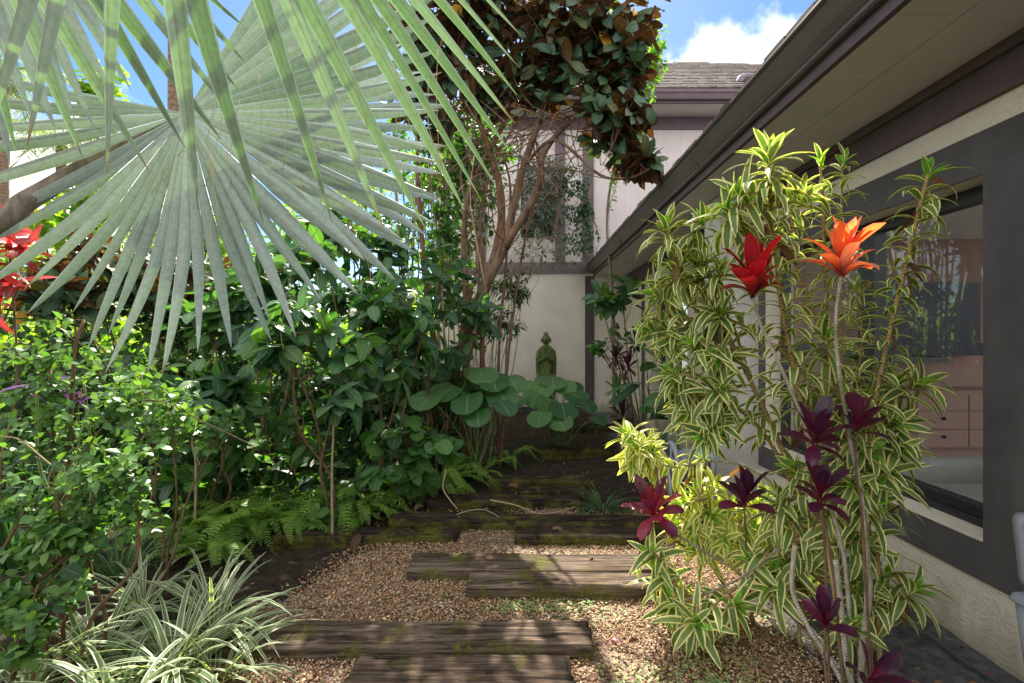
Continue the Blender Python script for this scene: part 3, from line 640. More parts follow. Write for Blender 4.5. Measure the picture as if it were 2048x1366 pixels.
L_['cord_orange'] = leaf_mat('orange_red_leaf', basec=lin(140, 22, 46), cols=[lin(196, 70, 44), lin(236, 150, 92), lin(244, 206, 168), lin(218, 96, 56), lin(240, 190, 150)], margin=lin(230, 110, 106), mw=.9, stripe=.6, trans=.55, tcol=(2.0, 1.25, .7, 1), rough=.3, rib=lin(226, 130, 96), spec=.5)
L_['cord_purple'] = leaf_mat('purple_leaf', basec=lin(104, 22, 44), cols=[lin(48, 30, 52), lin(70, 36, 62), lin(96, 40, 62), lin(60, 40, 66)], margin=lin(104, 40, 66), mw=.92, stripe=.7, trans=.25, tcol=(2.4, .8, .9, 1), rough=.28, rib=lin(136, 30, 58), spec=.5)
L_['cord_pink'] = leaf_mat('magenta_leaf', basec=lin(140, 24, 44), cols=[lin(78, 44, 76), lin(104, 54, 88), lin(150, 66, 82), lin(92, 50, 92)], margin=lin(160, 66, 80), mw=.9, stripe=.6, trans=.45, tcol=(2.2, .8, .9, 1), rough=.3, rib=lin(170, 40, 60), spec=.5)
L_['cord_dark'] = leaf_mat('dark_maroon_leaf', [lin(46, 34, 36), lin(66, 42, 46), lin(78, 60, 52)], trans=.25, rough=.3, rib=lin(110, 50, 50))
L_['croton'] = leaf_mat('red_croton_leaf', [lin(130, 24, 32), lin(186, 36, 48), lin(214, 100, 96), lin(110, 46, 40), lin(196, 50, 60)], rib=lin(226, 140, 124), stripe=.5, trans=.3, tcol=(1.7, .9, .8, 1), rough=.3)
L_['violet'] = leaf_mat('violet_leaf', [lin(84, 50, 112), lin(116, 78, 140)], trans=.35, rough=.35, rib=lin(150, 120, 170))
L_['dry'] = leaf_mat('dry_leaf', [lin(84, 62, 46), lin(124, 92, 66), lin(150, 116, 88), lin(84, 56, 44)], trans=.25, tcol=(1.3, 1.1, .7, 1), rough=.8, rib=lin(110, 76, 52))
L_['drydark'] = leaf_mat('withered_leaf', [lin(62, 56, 44), lin(92, 84, 62)], trans=.2, rough=.8)
L_['yellow'] = leaf_mat('yellowing_leaf', [lin(206, 140, 40), lin(222, 176, 70)], trans=.4, tcol=(1.4, 1.2, .5, 1), rough=.5)
L_['farpalm'] = leaf_mat('feather_palm_leaf', [lin(120, 138, 74), lin(160, 172, 96), lin(196, 196, 130)], trans=.4, rough=.4)
L_['clover'] = leaf_mat('clover_leaf', [lin(116, 150, 84), lin(150, 178, 110), lin(184, 200, 146)], trans=.35, rough=.5)
K_ = {}
K_['red'] = bark_mat('peeling_red_bark', lin(66, 48, 40), lin(148, 112, 88), 16, moss=lin(120, 108, 92))
K_['grey'] = bark_mat('grey_bark', lin(104, 92, 76), lin(156, 142, 120), 30)
K_['cane'] = bark_mat('ringed_cane', lin(146, 122, 78), lin(184, 160, 110), 40, ring=420.0)
K_['palecane'] = bark_mat('pale_ringed_cane', lin(146, 136, 116), lin(206, 198, 180), 60, ring=520.0, moss=lin(126, 128, 84))
K_['brown'] = bark_mat('brown_stem', lin(88, 70, 52), lin(132, 106, 80), 40)
K_['twig'] = bark_mat('twig_bark', lin(136, 118, 96), lin(176, 158, 132), 50)
K_['green'] = bark_mat('green_stem', lin(84, 104, 58), lin(118, 134, 78), 40)
K_['petiole'] = bark_mat('mottled_petiole', lin(92, 80, 68), lin(150, 136, 122), 34)
K_['palmtrunk'] = bark_mat('fibrous_palm_trunk', lin(104, 84, 70), lin(160, 132, 112), 34, ring=60.0)
K_['maroon'] = bark_mat('maroon_stem', lin(96, 36, 46), lin(140, 64, 66), 40, ring=420.0)
UP = np.array([0, 0, 1.0])

def fan_leaf(b, hub, axis, normal, ang, R, delta, split=.5, droop=.1, curl=0.0, fold=.32, S=16, wmul=1.0, sweep=.0):
    "palmate blade: pleated segments joined near the hub, free towards their tips"
    axis = nrm(axis); normal = nrm(normal - axis * np.dot(normal, axis)); side = np.cross(normal, axis)
    t = np.linspace(.015, 1, S + 1)
    for k, a in enumerate(ang):
        d = math.cos(a) * axis + math.sin(a) * side; lt = -math.sin(a) * axis + math.cos(a) * side
        r = R[k] * t; hw0 = r * math.tan(delta[k] / 2)
        ws = R[k] * split * math.tan(delta[k] / 2); q = np.clip((t - split) / (1 - split), 0, 1)
        hw = np.where(t < split, hw0, ws * wmul * (1 + .18 * np.sin(q * PI * .8)) * np.power(1 - q + 1e-4, .62))
        hw = np.maximum(hw, .0008)
        free = np.power(q, 1.5)
        tw = rng.normal(0, .22) * free; sw = rng.normal(0, .035) * free * R[k]
        dz = -droop * R[k] * np.power(t, 2.3) * (1 + rng.normal(0, .15)); cu = curl * R[k] * t ** 2
        cen = hub + d * r[:, None] + UP * dz[:, None] + normal * (cu + rng.normal(0, .010) * R[k] * free)[:, None] + lt * sw[:, None]
        L = np.cos(tw)[:, None] * lt + np.sin(tw)[:, None] * normal; NN = np.cos(tw)[:, None] * normal - np.sin(tw)[:, None] * lt
        f = fold * (.25 + .75 * np.minimum(1, t / split))
        V = np.stack([cen - L * hw[:, None] - NN * (hw * f)[:, None], cen + NN * (hw * f * .6)[:, None], cen + L * hw[:, None] - NN * (hw * f)[:, None]], 1)
        i = np.arange(S)[:, None] * 3; j = np.arange(2)[None]
        Q = np.stack([i + j, i + j + 1, i + 3 + j + 1, i + 3 + j], -1).reshape(-1, 4)
        u0 = np.broadcast_to(j * .5, (S, 2)); v0 = np.broadcast_to(t[:-1, None], (S, 2)); v1 = np.broadcast_to(t[1:, None], (S, 2))
        UQ = np.stack([np.stack([u0, v0], -1), np.stack([u0 + .5, v0], -1), np.stack([u0 + .5, v1], -1), np.stack([u0, v1], -1)], 2)
        b.add(V.reshape(-1, 3), Q, None, UQ.reshape(-1, 4, 2), None, np.full(S * 2, U(0, 1)))

# ------------------------------------------------------------------ silver fan palm
seed(21)
palm = thing('fan_palm', 'silver blue fan palm with huge pleated leaves hanging over the garden from the left', 'palm tree', (-2.75, 1.5, 0))
crown = np.array([-2.75, 1.5, 1.75])
b = MB(); tp = smooth([(-2.75, 1.5, -.1), (-2.78, 1.5, .8), (-2.75, 1.5, 1.8)], 10); b.tube(tp, np.linspace(.24, .2, len(tp)), 18); b.build('trunk', K_['palmtrunk'], palm)
dg = math.radians
hubA = P(372, 226, 1.9)
tA = [(62, 560), (55, 570), (48, 580), (41, 585), (34, 575), (27, 560), (20, 545), (13.5, 530), (7, 520), (0, 510), (-6, 515), (-11.7, 530), (-17.5, 530), (-24, 552), (-30, 520), (-38, 480), (-46.6, 512), (-53, 470), (-58.5, 508), (-64, 455), (-69, 492), (-75.5, 480), (-81.5, 478), (-87, 514), (-92.5, 508), (-97, 520), (-103, 450), (-108.5, 484), (-114, 430), (-120, 472), (-127, 440), (-133, 494), (-141, 430), (-148, 500), (-160, 545), (-168.5, 540), (-175.5, 530), (177.5, 560), (171, 520)]
b = MB(); angA = np.radians([q[0] for q in tA]); angA[-2:] -= 2 * PI; RA = np.array([q[1] for q in tA]) * 1.9 / F
dA = np.radians(np.clip(np.gradient(-np.degrees(angA)), 5.6, 8.6)); spl = np.where(np.degrees(angA) < -135, .34, .5)
for lo, hi, sp_ in ((0, 33, .50), (33, len(tA), .36)):
    fan_leaf(b, hubA, np.array([1.0, 0, 0]), np.array([0.05, -1, .10]), angA[lo:hi], RA[lo:hi], dA[lo:hi], sp_, .02, .05, .72, 18, 1.08)
b.build('fan_leaf', L_['palm'], palm)
b = MB(); pts = smooth([crown, P(-60, 458, 1.78), P(60, 398, 1.86), P(200, 316, 1.98), hubA + np.array([-.03, .04, 0])], 8); b.tube(pts, np.linspace(.05, .022, len(pts)), 10); b.build('petiole', K_['petiole'], palm)
# a second leaf hanging towards the camera, its hub above the picture
def toward(hub, tips, Y):
    T = np.array([P(px, py, y) for (px, py), y in zip(tips, Y)]) - hub
    return T
def hang_leaf(name, hub, tips, Yt, nrmv, mat, w0, split, droop, sw=1.0):
    T = np.array([P(px, py, y) for (px, py), y in zip(tips, Yt)]) - hub
    b = MB(); S = 18; t = np.linspace(.02, 1, S + 1)
    for k in range(len(T)):
        R = np.linalg.norm(T[k]); d = T[k] / R; lt = nrm(np.cross(d, nrmv)); nn = np.cross(lt, d)
        q = np.clip((t - split) / (1 - split), 0, 1)
        hw = np.where(t < split, w0 * t / split, w0 * (1 + .1 * np.sin(q * PI)) * np.power(1 - q + 1e-4, .66)); hw = np.maximum(hw, .0007) * U(.85, 1.1) * (sw if np.ndim(sw) == 0 else sw[k])
        bow = droop * R * (t * (1 - t)) * 4 * U(.6, 1.2)
        lat = rng.normal(0, .012) * R * np.sin(t * PI)
        cen = hub + d * (R * t)[:, None] + UP * bow[:, None] * .6 + nn * bow[:, None] * .5 + lt * lat[:, None]
        tw = rng.normal(0, .25) * q + .1; L = np.cos(tw)[:, None] * lt + np.sin(tw)[:, None] * nn; NN = np.cos(tw)[:, None] * nn - np.sin(tw)[:, None] * lt
        f = .45
        V = np.stack([cen - L * hw[:, None] - NN * (hw * f)[:, None], cen + NN * (hw * f)[:, None], cen + L * hw[:, None] - NN * (hw * f)[:, None]], 1)
        i = np.arange(S)[:, None] * 3; j = np.arange(2)[None]
        Q = np.stack([i + j, i + j + 1, i + 3 + j + 1, i + 3 + j], -1).reshape(-1, 4)
        u0 = np.broadcast_to(j * .5, (S, 2)); v0 = np.broadcast_to(t[:-1, None], (S, 2)); v1 = np.broadcast_to(t[1:, None], (S, 2))
        UQ = np.stack([np.stack([u0, v0], -1), np.stack([u0 + .5, v0], -1), np.stack([u0 + .5, v1], -1), np.stack([u0, v1], -1)], 2)
        b.add(V.reshape(-1, 3), Q, None, UQ.reshape(-1, 4, 2), None, np.full(S * 2, U(0, 1)))
    return b.build(name, mat, palm)
nB = np.array([.1, -1, .1])
hubB = P(256, -666, .98)
tB = [(-330, 120), (-215, 190), (-110, 250), (-30, 285), (54, 292), (214, 348), (396, 420), (527, 448), (664, 446), (769, 460), (850, 455), (929, 420), (958, 392), (992, 372), (1020, 302), (1029, 246), (1034, 190), (1034, 130), (1043, 72), (1040, 10), (1030, -60)]
hang_leaf('fan_leaf', hubB, tB, np.linspace(.93, 1.12, len(tB)), nB, L_['palmunder'], .0245, .42, .025, np.array([1] * 9 + [.95, .92, .9, .8, .9, .85, .8, .75, .8, .8, .8, .8]))
b = MB(); pts = smooth([crown, (-2.2, 1.3, 2.6), (-1.5, 1.1, 2.95), hubB], 7); b.tube(pts, np.linspace(.05, .022, len(pts)), 10); b.build('petiole', K_['petiole'], palm)
hubC = P(-220, -600, 1.2)
tC = [(-140, 330), (-60, 360), (32, 305), (165, 316), (299, 343), (370, 296), (443, 280), (466, 232), (478, 182), (488, 122), (496, 60), (500, 0)]
hang_leaf('fan_leaf', hubC, tC, np.linspace(1.14, 1.36, len(tC)), nB, L_['palmunder'], .028, .42, .03)
hubD = P(-120, -420, 1.7)
tD = [(-60, 300), (20, 330), (62, 236), (112, 262), (150, 240), (190, 260), (236, 214), (262, 180), (300, 160), (330, 120)]
hang_leaf('fan_leaf', hubD, tD, np.linspace(1.7, 1.95, len(tD)), nB, L_['palm'], .034, .5, .02)
# a leaf behind the big one, showing at its right edge
hubE = P(440, 250, 2.5); b = MB(); n = 12
angE = np.linspace(dg(-38), dg(46), n)
fan_leaf(b, hubE, nrm(np.array([1.0, .1, -.05])), np.array([0.02, -1, .25]), angE, 1.13 + rng.normal(0, .04, n), np.full(n, dg(7.4)), .55, .06, .03, .4)
b.build('fan_leaf', L_['palm'], palm)
b = MB()
for k in range(22):                                              # loose curly threads between the segments
    p0 = hubA + np.array([U(-.25, .9), -.03, U(-.75, .3)]); l = U(.12, .4)
    pts = [p0]; d = np.array([U(-.4, .4), -.1, -1.0])
    for q in range(7): d = d + rng.normal(0, .45, 3) * np.array([1, .3, .6]); d = nrm(d + np.array([0, 0, -.25])); pts.append(pts[-1] + d * l / 7)
    b.tube(smooth(pts, 3), .0011, 4)
for k in range(12):
    p0 = P(U(380, 960), U(40, 330), 1.0); pts = smooth([p0, p0 + np.array([U(-.02, .02), 0, -.1]), p0 + np.array([U(-.03, .03), 0, -U(.16, .3)])], 4); b.tube(pts, .0007, 4)
b.build('leaf_thread', bark_mat('leaf_fibre', lin(186, 160, 118), lin(206, 184, 146), 20), palm)['kind'] = 'stuff'

# ------------------------------------------------------------------ bushes and trees
def inball(c, r):
    v = nrm(rng.normal(0, 1, 3)) * (U(0, 1) ** .45); return np.asarray(c) + v * np.asarray(r)
def put_leaves(b, br, nl, L, W, prof, S, t0=.3, gdown=.25, bend=(.2, .9), fold=.15, spread=.9, jit=.35, wave=0.0, tipn=0):
    "alternate leaves along a branch"
    B, D, N = [], [], []
    ph = U(0, 6.28)
    for k in range(nl):
        t = t0 + (1 - t0) * (k + U(0, .6)) / nl
        p, tg = pick(br, min(t, .999))
        a = ph + k * 2.4; ref = UP if abs(tg[2]) < .9 else np.array([1.0, 0, 0]); s1 = nrm(np.cross(tg, ref)); s2 = np.cross(s1, tg)
        rad = math.cos(a) * s1 + math.sin(a) * s2
        d = nrm(tg * (1 - spread * .55) + rad * spread + np.array([0, 0, -gdown]) + rng.normal(0, jit * .4, 3))
        nn = nrm(UP + rng.normal(0, jit, 3) + np.array([0, -.15, 0]))
        B.append(p); D.append(d); N.append(nn)
    n = len(B)
    if n: b.leaves(B, D, N, U(L * .65, L * 1.15, n), U(W * .75, W * 1.1, n), U(*bend, n), fold, prof, S, None, wave)
def bush(name, label, cat, base, blobs, ntips, nl, L, W, leaf, bark, prof=ovate, S=4, stem_r=.014, nst=3, group=None, sd=0, gdown=.25, bend=(.2, .9), tw=.004, t0=.3, spread=.9, jit=.35, fold=.15, wave=0.0, partname='foliage', stemname='stem', trunk=None, extra=None, up=.0):
    seed(500 + sd); base = np.asarray(base, float)
    o = thing(name, label, cat, base, group)
    st, fo = MB(), MB(); mains = []
    if trunk is not None:
        for pts, r0, r1 in trunk:
            q = smooth(pts, 6); st.tube(q, np.linspace(r0, r1, len(q)) * (1 + .08 * np.sin(np.linspace(0, 40, len(q)))), 9); mains.append(q)
    else:
        for k in range(nst):
            c, r, w_ = blobs[k % len(blobs)]
            tgt = inball(c, np.asarray(r) * .4); b0 = base + np.array([U(-.08, .08), U(-.08, .08), -.06])
            mid = b0 * .5 + tgt * .5 + np.array([U(-.1, .1), U(-.1, .1), .08])
            q = smooth(wob([b0, b0 * .75 + tgt * .25 + rng.normal(0, .03, 3), mid, tgt], .02), 6); st.tube(q, np.linspace(stem_r, stem_r * .45, len(q)), 7); mains.append(q)
    ws = np.array([bl[2] for bl in blobs], float); ws /= ws.sum(); allp = np.concatenate([m[len(m) // 3:] for m in mains])
    for k in range(ntips):
        c, r, _ = blobs[rng.choice(len(blobs), p=ws)]
        tip = inball(c, r); dd = np.linalg.norm(allp - tip, axis=1) + .35 * np.maximum(0, allp[:, 2] - tip[2])
        s = allp[np.argsort(dd)[rng.integers(0, min(6, len(dd)))]]
        mid = s * .5 + tip * .5 + rng.normal(0, .07, 3) * np.linalg.norm(tip - s) + np.array([0, 0, up])
        br = smooth([s, mid, tip], 5); ln = np.linalg.norm(tip - s); st.tube(br, np.linspace(tw, tw * .4, len(br)), 4, False)
        put_leaves(fo, br, nl, L, W, prof, S, t0, gdown, bend, fold, spread, jit, wave)
    st.build(stemname, K_[bark], o); f = fo.build(partname, L_[leaf], o)
    if extra:
        for (nm, lf, cnt) in extra:
            e = MB(); q = [inball(blobs[rng.integers(min(3, len(blobs)))][0], np.asarray(blobs[0][1]) * .7) for _ in range(cnt)]
            e.leaves(q, nrm(rng.normal(0, 1, (cnt, 3)) + [0, 0, -.6]), nrm(rng.normal(0, .5, (cnt, 3)) + UP), U(L * .7, L, cnt), U(W * .7, W, cnt), U(.2, .9, cnt), .15, prof, S)
            kind(e.build(nm, L_[lf], o), 'stuff')
    return o

# bronze-leaved tree in the middle
Bt = lambda *a: [(P(px, py, Y), r, w_) for px, py, Y, r, w_ in a]
tr = [([G(900, 5.71, -.1), P(897, 770, 5.67), P(925, 690, 5.63), P(965, 585, 5.46), P(1005, 500, 5.38), P(1030, 400, 5.29), P(1048, 330, 5.21), P(1085, 220, 5.12), P(1120, 90, 5.04)], .085, .024),
      ([P(965, 585, 5.46), P(1000, 470, 5.50), P(1000, 380, 5.46), P(985, 320, 5.38), P(950, 220, 5.29), P(900, 90, 5.21)], .06, .02),
      ([G(930, 5.96, -.1), P(932, 760, 5.88), P(934, 620, 5.80), P(928, 500, 5.71), P(940, 380, 5.54), P(1010, 240, 5.38), P(1040, 130, 5.29)], .055, .02),
      ([P(1005, 500, 5.38), P(1075, 380, 5.21), P(1090, 300, 5.12), P(1180, 200, 5.04), P(1250, 120, 4.96)], .05, .015),
      ([P(1048, 330, 5.21), P(1110, 280, 5.04), P(1200, 350, 4.79), P(1260, 355, 4.70), P(1300, 338, 4.62)], .02, .008),
      ([G(870, 5.80, -.1), P(868, 700, 5.71), P(850, 560, 5.63), P(842, 450, 5.54), P(835, 300, 5.46), P(850, 150, 5.38)], .045, .015)]
seed(34)
for k in range(46):
    c = pick(smooth(tr[(0, 1, 2, 3)[k % 4]][0], 6), U(.5, .85))[0]; e = P(U(880, 1230), U(215, 400), U(4.6, 5.5)); m_ = c * .5 + e * .5 + rng.normal(0, .09, 3) + [0, 0, .06]
    tr.append(([c, m_, e, e + rng.normal(0, .10, 3)], .008, .0025))
for k in range(5):
    x0 = U(880, 1000); tr.append(([G(x0, 5.7 + k * .06, -.1), P(x0 + U(-10, 20), 700, 5.7), P(x0 + U(-20, 50), 500, 5.6), P(x0 + U(-60, 90), 330, 5.5), P(x0 + U(-90, 130), 190, 5.3)], U(.018, .035), .009))
bush('bronze_tree', 'tall tree with reddish trunks and big bronze backed leaves before the rear house', 'tree', G(900, 5.71), Bt((900, 40, 5.29, (0.67,0.59,0.63), 1.2), (1050, 0, 5.21, (0.76,0.67,0.59), 1.4), (1190, 30, 5.04, (0.63,0.59,0.50), 1.5), (1245, 130, 4.96, (0.35,0.50,0.38), 1.3), (1120, 140, 5.12, (0.67,0.50,0.30), 1.2), (1235, 225, 4.87, (0.34,0.42,0.27), .9), (1270, 310, 4.70, (0.20,0.25,0.18), .5), (1000, 150, 5.29, (0.59,0.50,0.34), .8), (860, 180, 5.38, (0.42,0.50,0.50), .7)),
     330, 8, .245, .105, 'bronze', 'red', obovate, 6, trunk=tr, sd=1, gdown=.35, bend=(.3, 1.3), tw=.008, t0=.45, jit=.55, wave=.2, partname='crown', stemname='trunk', extra=[('yellow_leaf', 'yellow', 22)])
bush('green_tree', 'bright green small leaved tree peeking out behind the bronze crown', 'tree', G(1275, 8.0), Bt((1318, 95, 8.1, (.22, .4, .45), 1), (1300, 150, 8.2, (.3, .4, .5), 1), (1262, 230, 8.0, (.34, .4, .5), 1.2), (1250, 320, 7.9, (.3, .4, .35), .6), (1200, 60, 8.2, (.6, .5, .7), .8)),
     150, 12, .10, .052, 'tree2', 'grey', ovate, 3, trunk=[([G(1230, 8.0, -.1), P(1225, 600, 8), P(1215, 420, 8), P(1250, 250, 8), P(1300, 110, 8.1)], .035, .01)], sd=2, tw=.004, partname='crown', stemname='trunk')
# thin stems rising beside the trunks
stp = []
seed(33)
for k in range(17):
    x0 = U(805, 900); y1 = U(150, 420); x1 = x0 + U(-70, 60); Y = U(5.9, 7.2)
    stp.append(([G(x0, Y, -.1), P(x0 + U(-8, 8), 700, Y), P((x0 + x1) / 2 + U(-10, 10), 520, Y), P(x1, y1, Y - U(0, .3))], U(.010, .026), .007))
bush('cane_thicket', 'thicket of slender bare stems left of the red trunks', 'shrub', G(850, 6.5), Bt((830, 300, 6.4, (.55, .5, .6), 1), (800, 430, 6.4, (.5, .5, .5), .7), (910, 260, 6.0, (.45, .4, .4), .8), (960, 350, 6.0, (.36, .3, .4), .9), (1000, 270, 5.9, (.35, .3, .25), .7), (900, 450, 6.2, (.4, .3, .4), .8)), 190, 7, .13, .06, 'midleaf', 'twig', ovate, 3, trunk=stp, sd=3, tw=.003, jit=.5)
stp = []
for k in range(18):
    x0 = U(985, 1075); Y = U(7.8, 8.9); x0 = min(x0, 1062); stp.append(([G(U(930, 990), Y, 0), P(x0 - 40, U(600, 660), Y), P(x0 + U(-20, 40), U(500, 560), Y), P(x0 + U(-60, 90), U(440, 530), Y), P(x0 + U(-60, 120), U(470, 560), Y - .2)], .006, .002))
bush('twiggy_shrub', 'nearly leafless grey twigs tangled before the purple wall timber', 'shrub', G(1000, 8.3), Bt((1080, 510, 8.4, (.6, .3, .35), 1)), 60, 2, .09, .05, 'creeper', 'twig', ovate, 3, trunk=stp, sd=4, tw=.0025)
bush('creeper', 'grey green small leaved creeper hanging in front of the upper window', 'climber', G(1150, 9.4), Bt((1130, 380, 9.4, (.45, .3, .7), 1.2), (1165, 440, 9.5, (.28, .2, .8), 1.3), (1185, 500, 9.5, (.22, .2, .35), .5), (1080, 340, 9.4, (.35, .3, .5), .7), (1075, 450, 9.2, (.4, .3, .35), .4), (1040, 300, 9.0, (.5, .3, .35), .8), (1010, 400, 9.0, (.4, .3, .5), .8)), 270, 9, .085, .05, 'creeper', 'twig', ovate, 3, nst=4, stem_r=.01, sd=5, tw=.003, trunk=[([G(1010, 9.5), P(1020, 640, 9.5), P(1100, 480, 9.4), P(1140, 340, 9.4)], .012, .005), ([P(1120, 460, 9.4), P(1170, 420, 9.5), P(1190, 340, 9.5)], .008, .004)])
bush('narrow_leaf_shrub', 'dark narrow leaved shrub with one withered drooping spray near the statue', 'shrub', G(985, 7.7), Bt((1015, 560, 7.6, (.4, .3, .35), 1), (1000, 640, 7.6, (.4, .3, .3), 1), (1050, 590, 7.5, (.3, .2, .15), .5)), 55, 7, .17, .04, 'darkfill', 'twig', lance, 3, nst=6, stem_r=.012, sd=6, gdown=.5, extra=[('withered_leaf', 'drydark', 30)])
bush('screen_shrub', 'leafy shrub among the trunks hiding the left part of the rear wall', 'shrub', G(930, 7.0), Bt((890, 330, 6.9, (.5, .4, .5), 1), (930, 450, 6.9, (.42, .4, .5), 1), (900, 580, 6.9, (.45, .4, .5), 1), (960, 650, 6.9, (.35, .3, .4), .7), (980, 400, 6.9, (.3, .3, .4), .6), (1010, 300, 6.5, (.45, .3, .25), .7), (960, 260, 6.5, (.4, .3, .3), .6)), 190, 7, .12, .055, 'midleaf', 'twig', ovate, 3, nst=8, stem_r=.014, sd=7, gdown=.4, tw=.003, jit=.5)
# broad-leaved shrubs of the middle bed
kw = dict(leaf='bigleaf', bark='brown', prof=ovate, S=5, fold=.12, wave=.06, group='broad leaved shrubs of the middle bed')
def broad(label, base, blobs, nt, sd, L=.235, W=.125, nl=4, **k):
    a = dict(kw); a.update(k); bush('broadleaf_shrub', label, 'shrub', base, blobs, nt, nl, L, W, sd=sd, gdown=.45, bend=(.2, .8), t0=.55, jit=.4, tw=.005, **a)
broad('broad leaved shrub whose large drooping leaves hang lowest above the ferns', G(665, 3.9), Bt((620, 640, 3.7, (.36, .3, .3), 1), (560, 690, 3.7, (.3, .3, .2), .8), (680, 790, 3.6, (.12, .2, .12), .4), (700, 690, 3.7, (.22, .25, .2), .6)), 40, 11)
broad('broad leaved shrub under the tip of the big silver palm leaf', G(775, 4.5), Bt((790, 590, 4.4, (.36, .35, .3), 1), (730, 650, 4.3, (.34, .3, .3), 1), (840, 660, 4.4, (.3, .3, .25), .7), (760, 740, 4.2, (.3, .25, .2), .6)), 54, 12)
broad('tall broad leaved shrub leaning on the thin stems', G(862, 5.2), Bt((880, 540, 5.1, (.3, .3, .4), 1), (850, 640, 5.1, (.35, .3, .3), 1), (960, 610, 5.2, (.28, .3, .2), .6), (900, 700, 5, (.3, .3, .2), .5)), 50, 13, .2, .1)
broad('broad leaved shrub straight behind the hanging palm leaf tips', G(520, 4.6), Bt((530, 570, 4.6, (.45, .35, .3), 1), (450, 640, 4.5, (.4, .35, .3), 1), (600, 520, 4.8, (.4, .35, .3), .8)), 60, 14)
broad('low broad leaved shrub between the small leaved bush and the ferns', G(430, 4.0), Bt((420, 790, 3.8, (.4, .3, .25), 1), (340, 770, 3.9, (.35, .3, .25), 1), (510, 790, 4, (.3, .3, .25), .7)), 46, 15)
broad('broad leaved shrub at the back, below the thicket of stems', G(705, 5.8), Bt((700, 470, 5.7, (.55, .4, .45), 1), (620, 440, 5.8, (.5, .4, .4), .8), (760, 560, 5.6, (.4, .4, .4), .8), (800, 480, 5.7, (.35, .3, .4), .6)), 90, 16, .22, .11)
broad('dark broad leaved shrub beside the corner post, under the gutter end', G(1275, 6.9), Bt((1245, 570, 6.8, (.32, .25, .14), 1), (1225, 600, 6.7, (.24, .2, .12), .8), (1195, 590, 6.6, (.12, .2, .1), .4)), 22, 17, .26, .13)
broad('pale green sprig of a shrub reaching towards the corner post', G(1290, 6.4), Bt((1200, 690, 6.4, (.16, .15, .08), 1), (1235, 665, 6.4, (.2, .15, .1), .8)), 14, 18, .14, .07, leaf='midleaf')
broad('shrub with huge dark drooping leaves before the far window', G(1345, 5.4), Bt((1290, 770, 5.3, (.1, .15, .16), 1), (1330, 800, 5.2, (.12, .15, .18), 1), (1300, 720, 5.4, (.14, .15, .12), .6)), 7, 19, .46, .15, nl=3, prof=lance)
broad('broad leaved sapling rising through the ferns', G(560, 4.3), Bt((600, 850, 4.2, (.4, .3, .22), 1), (500, 880, 4.2, (.4, .3, .2), 1)), 30, 20, .17, .09, leaf='midleaf')
bush('bronze_shrub', 'brown backed large leaved shrub glowing behind the red croton', 'shrub', G(300, 5.0), Bt((110, 590, 4.6, (.5, .4, .3), 1), (200, 520, 4.9, (.5, .4, .35), 1), (330, 560, 5.0, (.5, .4, .35), 1), (470, 560, 5.2, (.45, .4, .35), .8)), 90, 6, .27, .11, 'bronze', 'brown', obovate, 4, nst=5, sd=30, gdown=.1, bend=(.3, 1.1), t0=.5, jit=.6, extra=[('yellow_leaf', 'yellow', 14)])
for k, (lab, px, Y, bl, nt, L, W) in enumerate((('dense dark undergrowth shrub in the middle of the left bed', 400, 5.4, ((330, 640, 5.3, (.7, .5, .4), 1), (450, 720, 5.3, (.7, .5, .45), 1), (300, 780, 5.2, (.6, .5, .4), 1)), 160, .13, .06),
     ('dark undergrowth shrub behind the ferns', 620, 5.6, ((620, 750, 5.5, (.7, .4, .45), 1), (720, 800, 5.5, (.6, .4, .35), 1), (560, 640, 5.7, (.6, .4, .5), 1)), 160, .13, .06),
     ('dark undergrowth shrub behind the small leaved bush at the left', 130, 4.4, ((120, 690, 4.3, (.7, .5, .4), 1), (200, 800, 4.2, (.6, .5, .4), 1), (60, 830, 4.1, (.6, .5, .4), 1)), 150, .11, .055),
     ('dark undergrowth shrub at the foot of the red trunks', 900, 5.6, ((830, 740, 5.6, (.6, .4, .35), 1), (930, 780, 5.6, (.45, .4, .3), 1), (760, 680, 5.8, (.5, .4, .4), 1)), 110, .15, .075))):
    bush('undergrowth_shrub', lab, 'shrub', G(px, Y), Bt(*bl), nt, 9, L, W, 'darkfill' if k != 3 else 'midleaf', 'twig', ovate, 3, nst=7, stem_r=.012, sd=40 + k, tw=.003, group='undergrowth shrubs', jit=.5)
# small bright leaves close to the camera at the left
sk = dict(leaf='smallbright', bark='brown', prof=ovate, S=3, tw=.0016, t0=.2, jit=.4, gdown=.15, group='small leaved bushes at the left edge')
bush('small_leaf_shrub', 'small leaved bush with two reddish upright stems at the left', 'shrub', G(118, 2.35), Bt((90, 720, 2.4, (.28, .25, .18), 1), (190, 780, 2.35, (.26, .25, .16), 1), (60, 830, 2.3, (.26, .25, .18), 1), (260, 820, 2.4, (.25, .25, .12), .7), (160, 880, 2.3, (.28, .2, .14), 1)), 84, 8, .052, .034, nst=4, stem_r=.012, sd=50, **sk,
     trunk=[([G(118, 2.35, -.05), P(118, 1100, 2.35), P(108, 900, 2.35), P(100, 740, 2.35)], .014, .007), ([G(150, 2.4, -.05), P(140, 1050, 2.4), P(140, 900, 2.4), P(150, 700, 2.4), P(168, 640, 2.45)], .013, .006), ([P(118, 1000, 2.35), P(200, 860, 2.35), P(300, 800, 2.4), P(420, 850, 2.45), P(508, 892, 2.5)], .005, .002)])
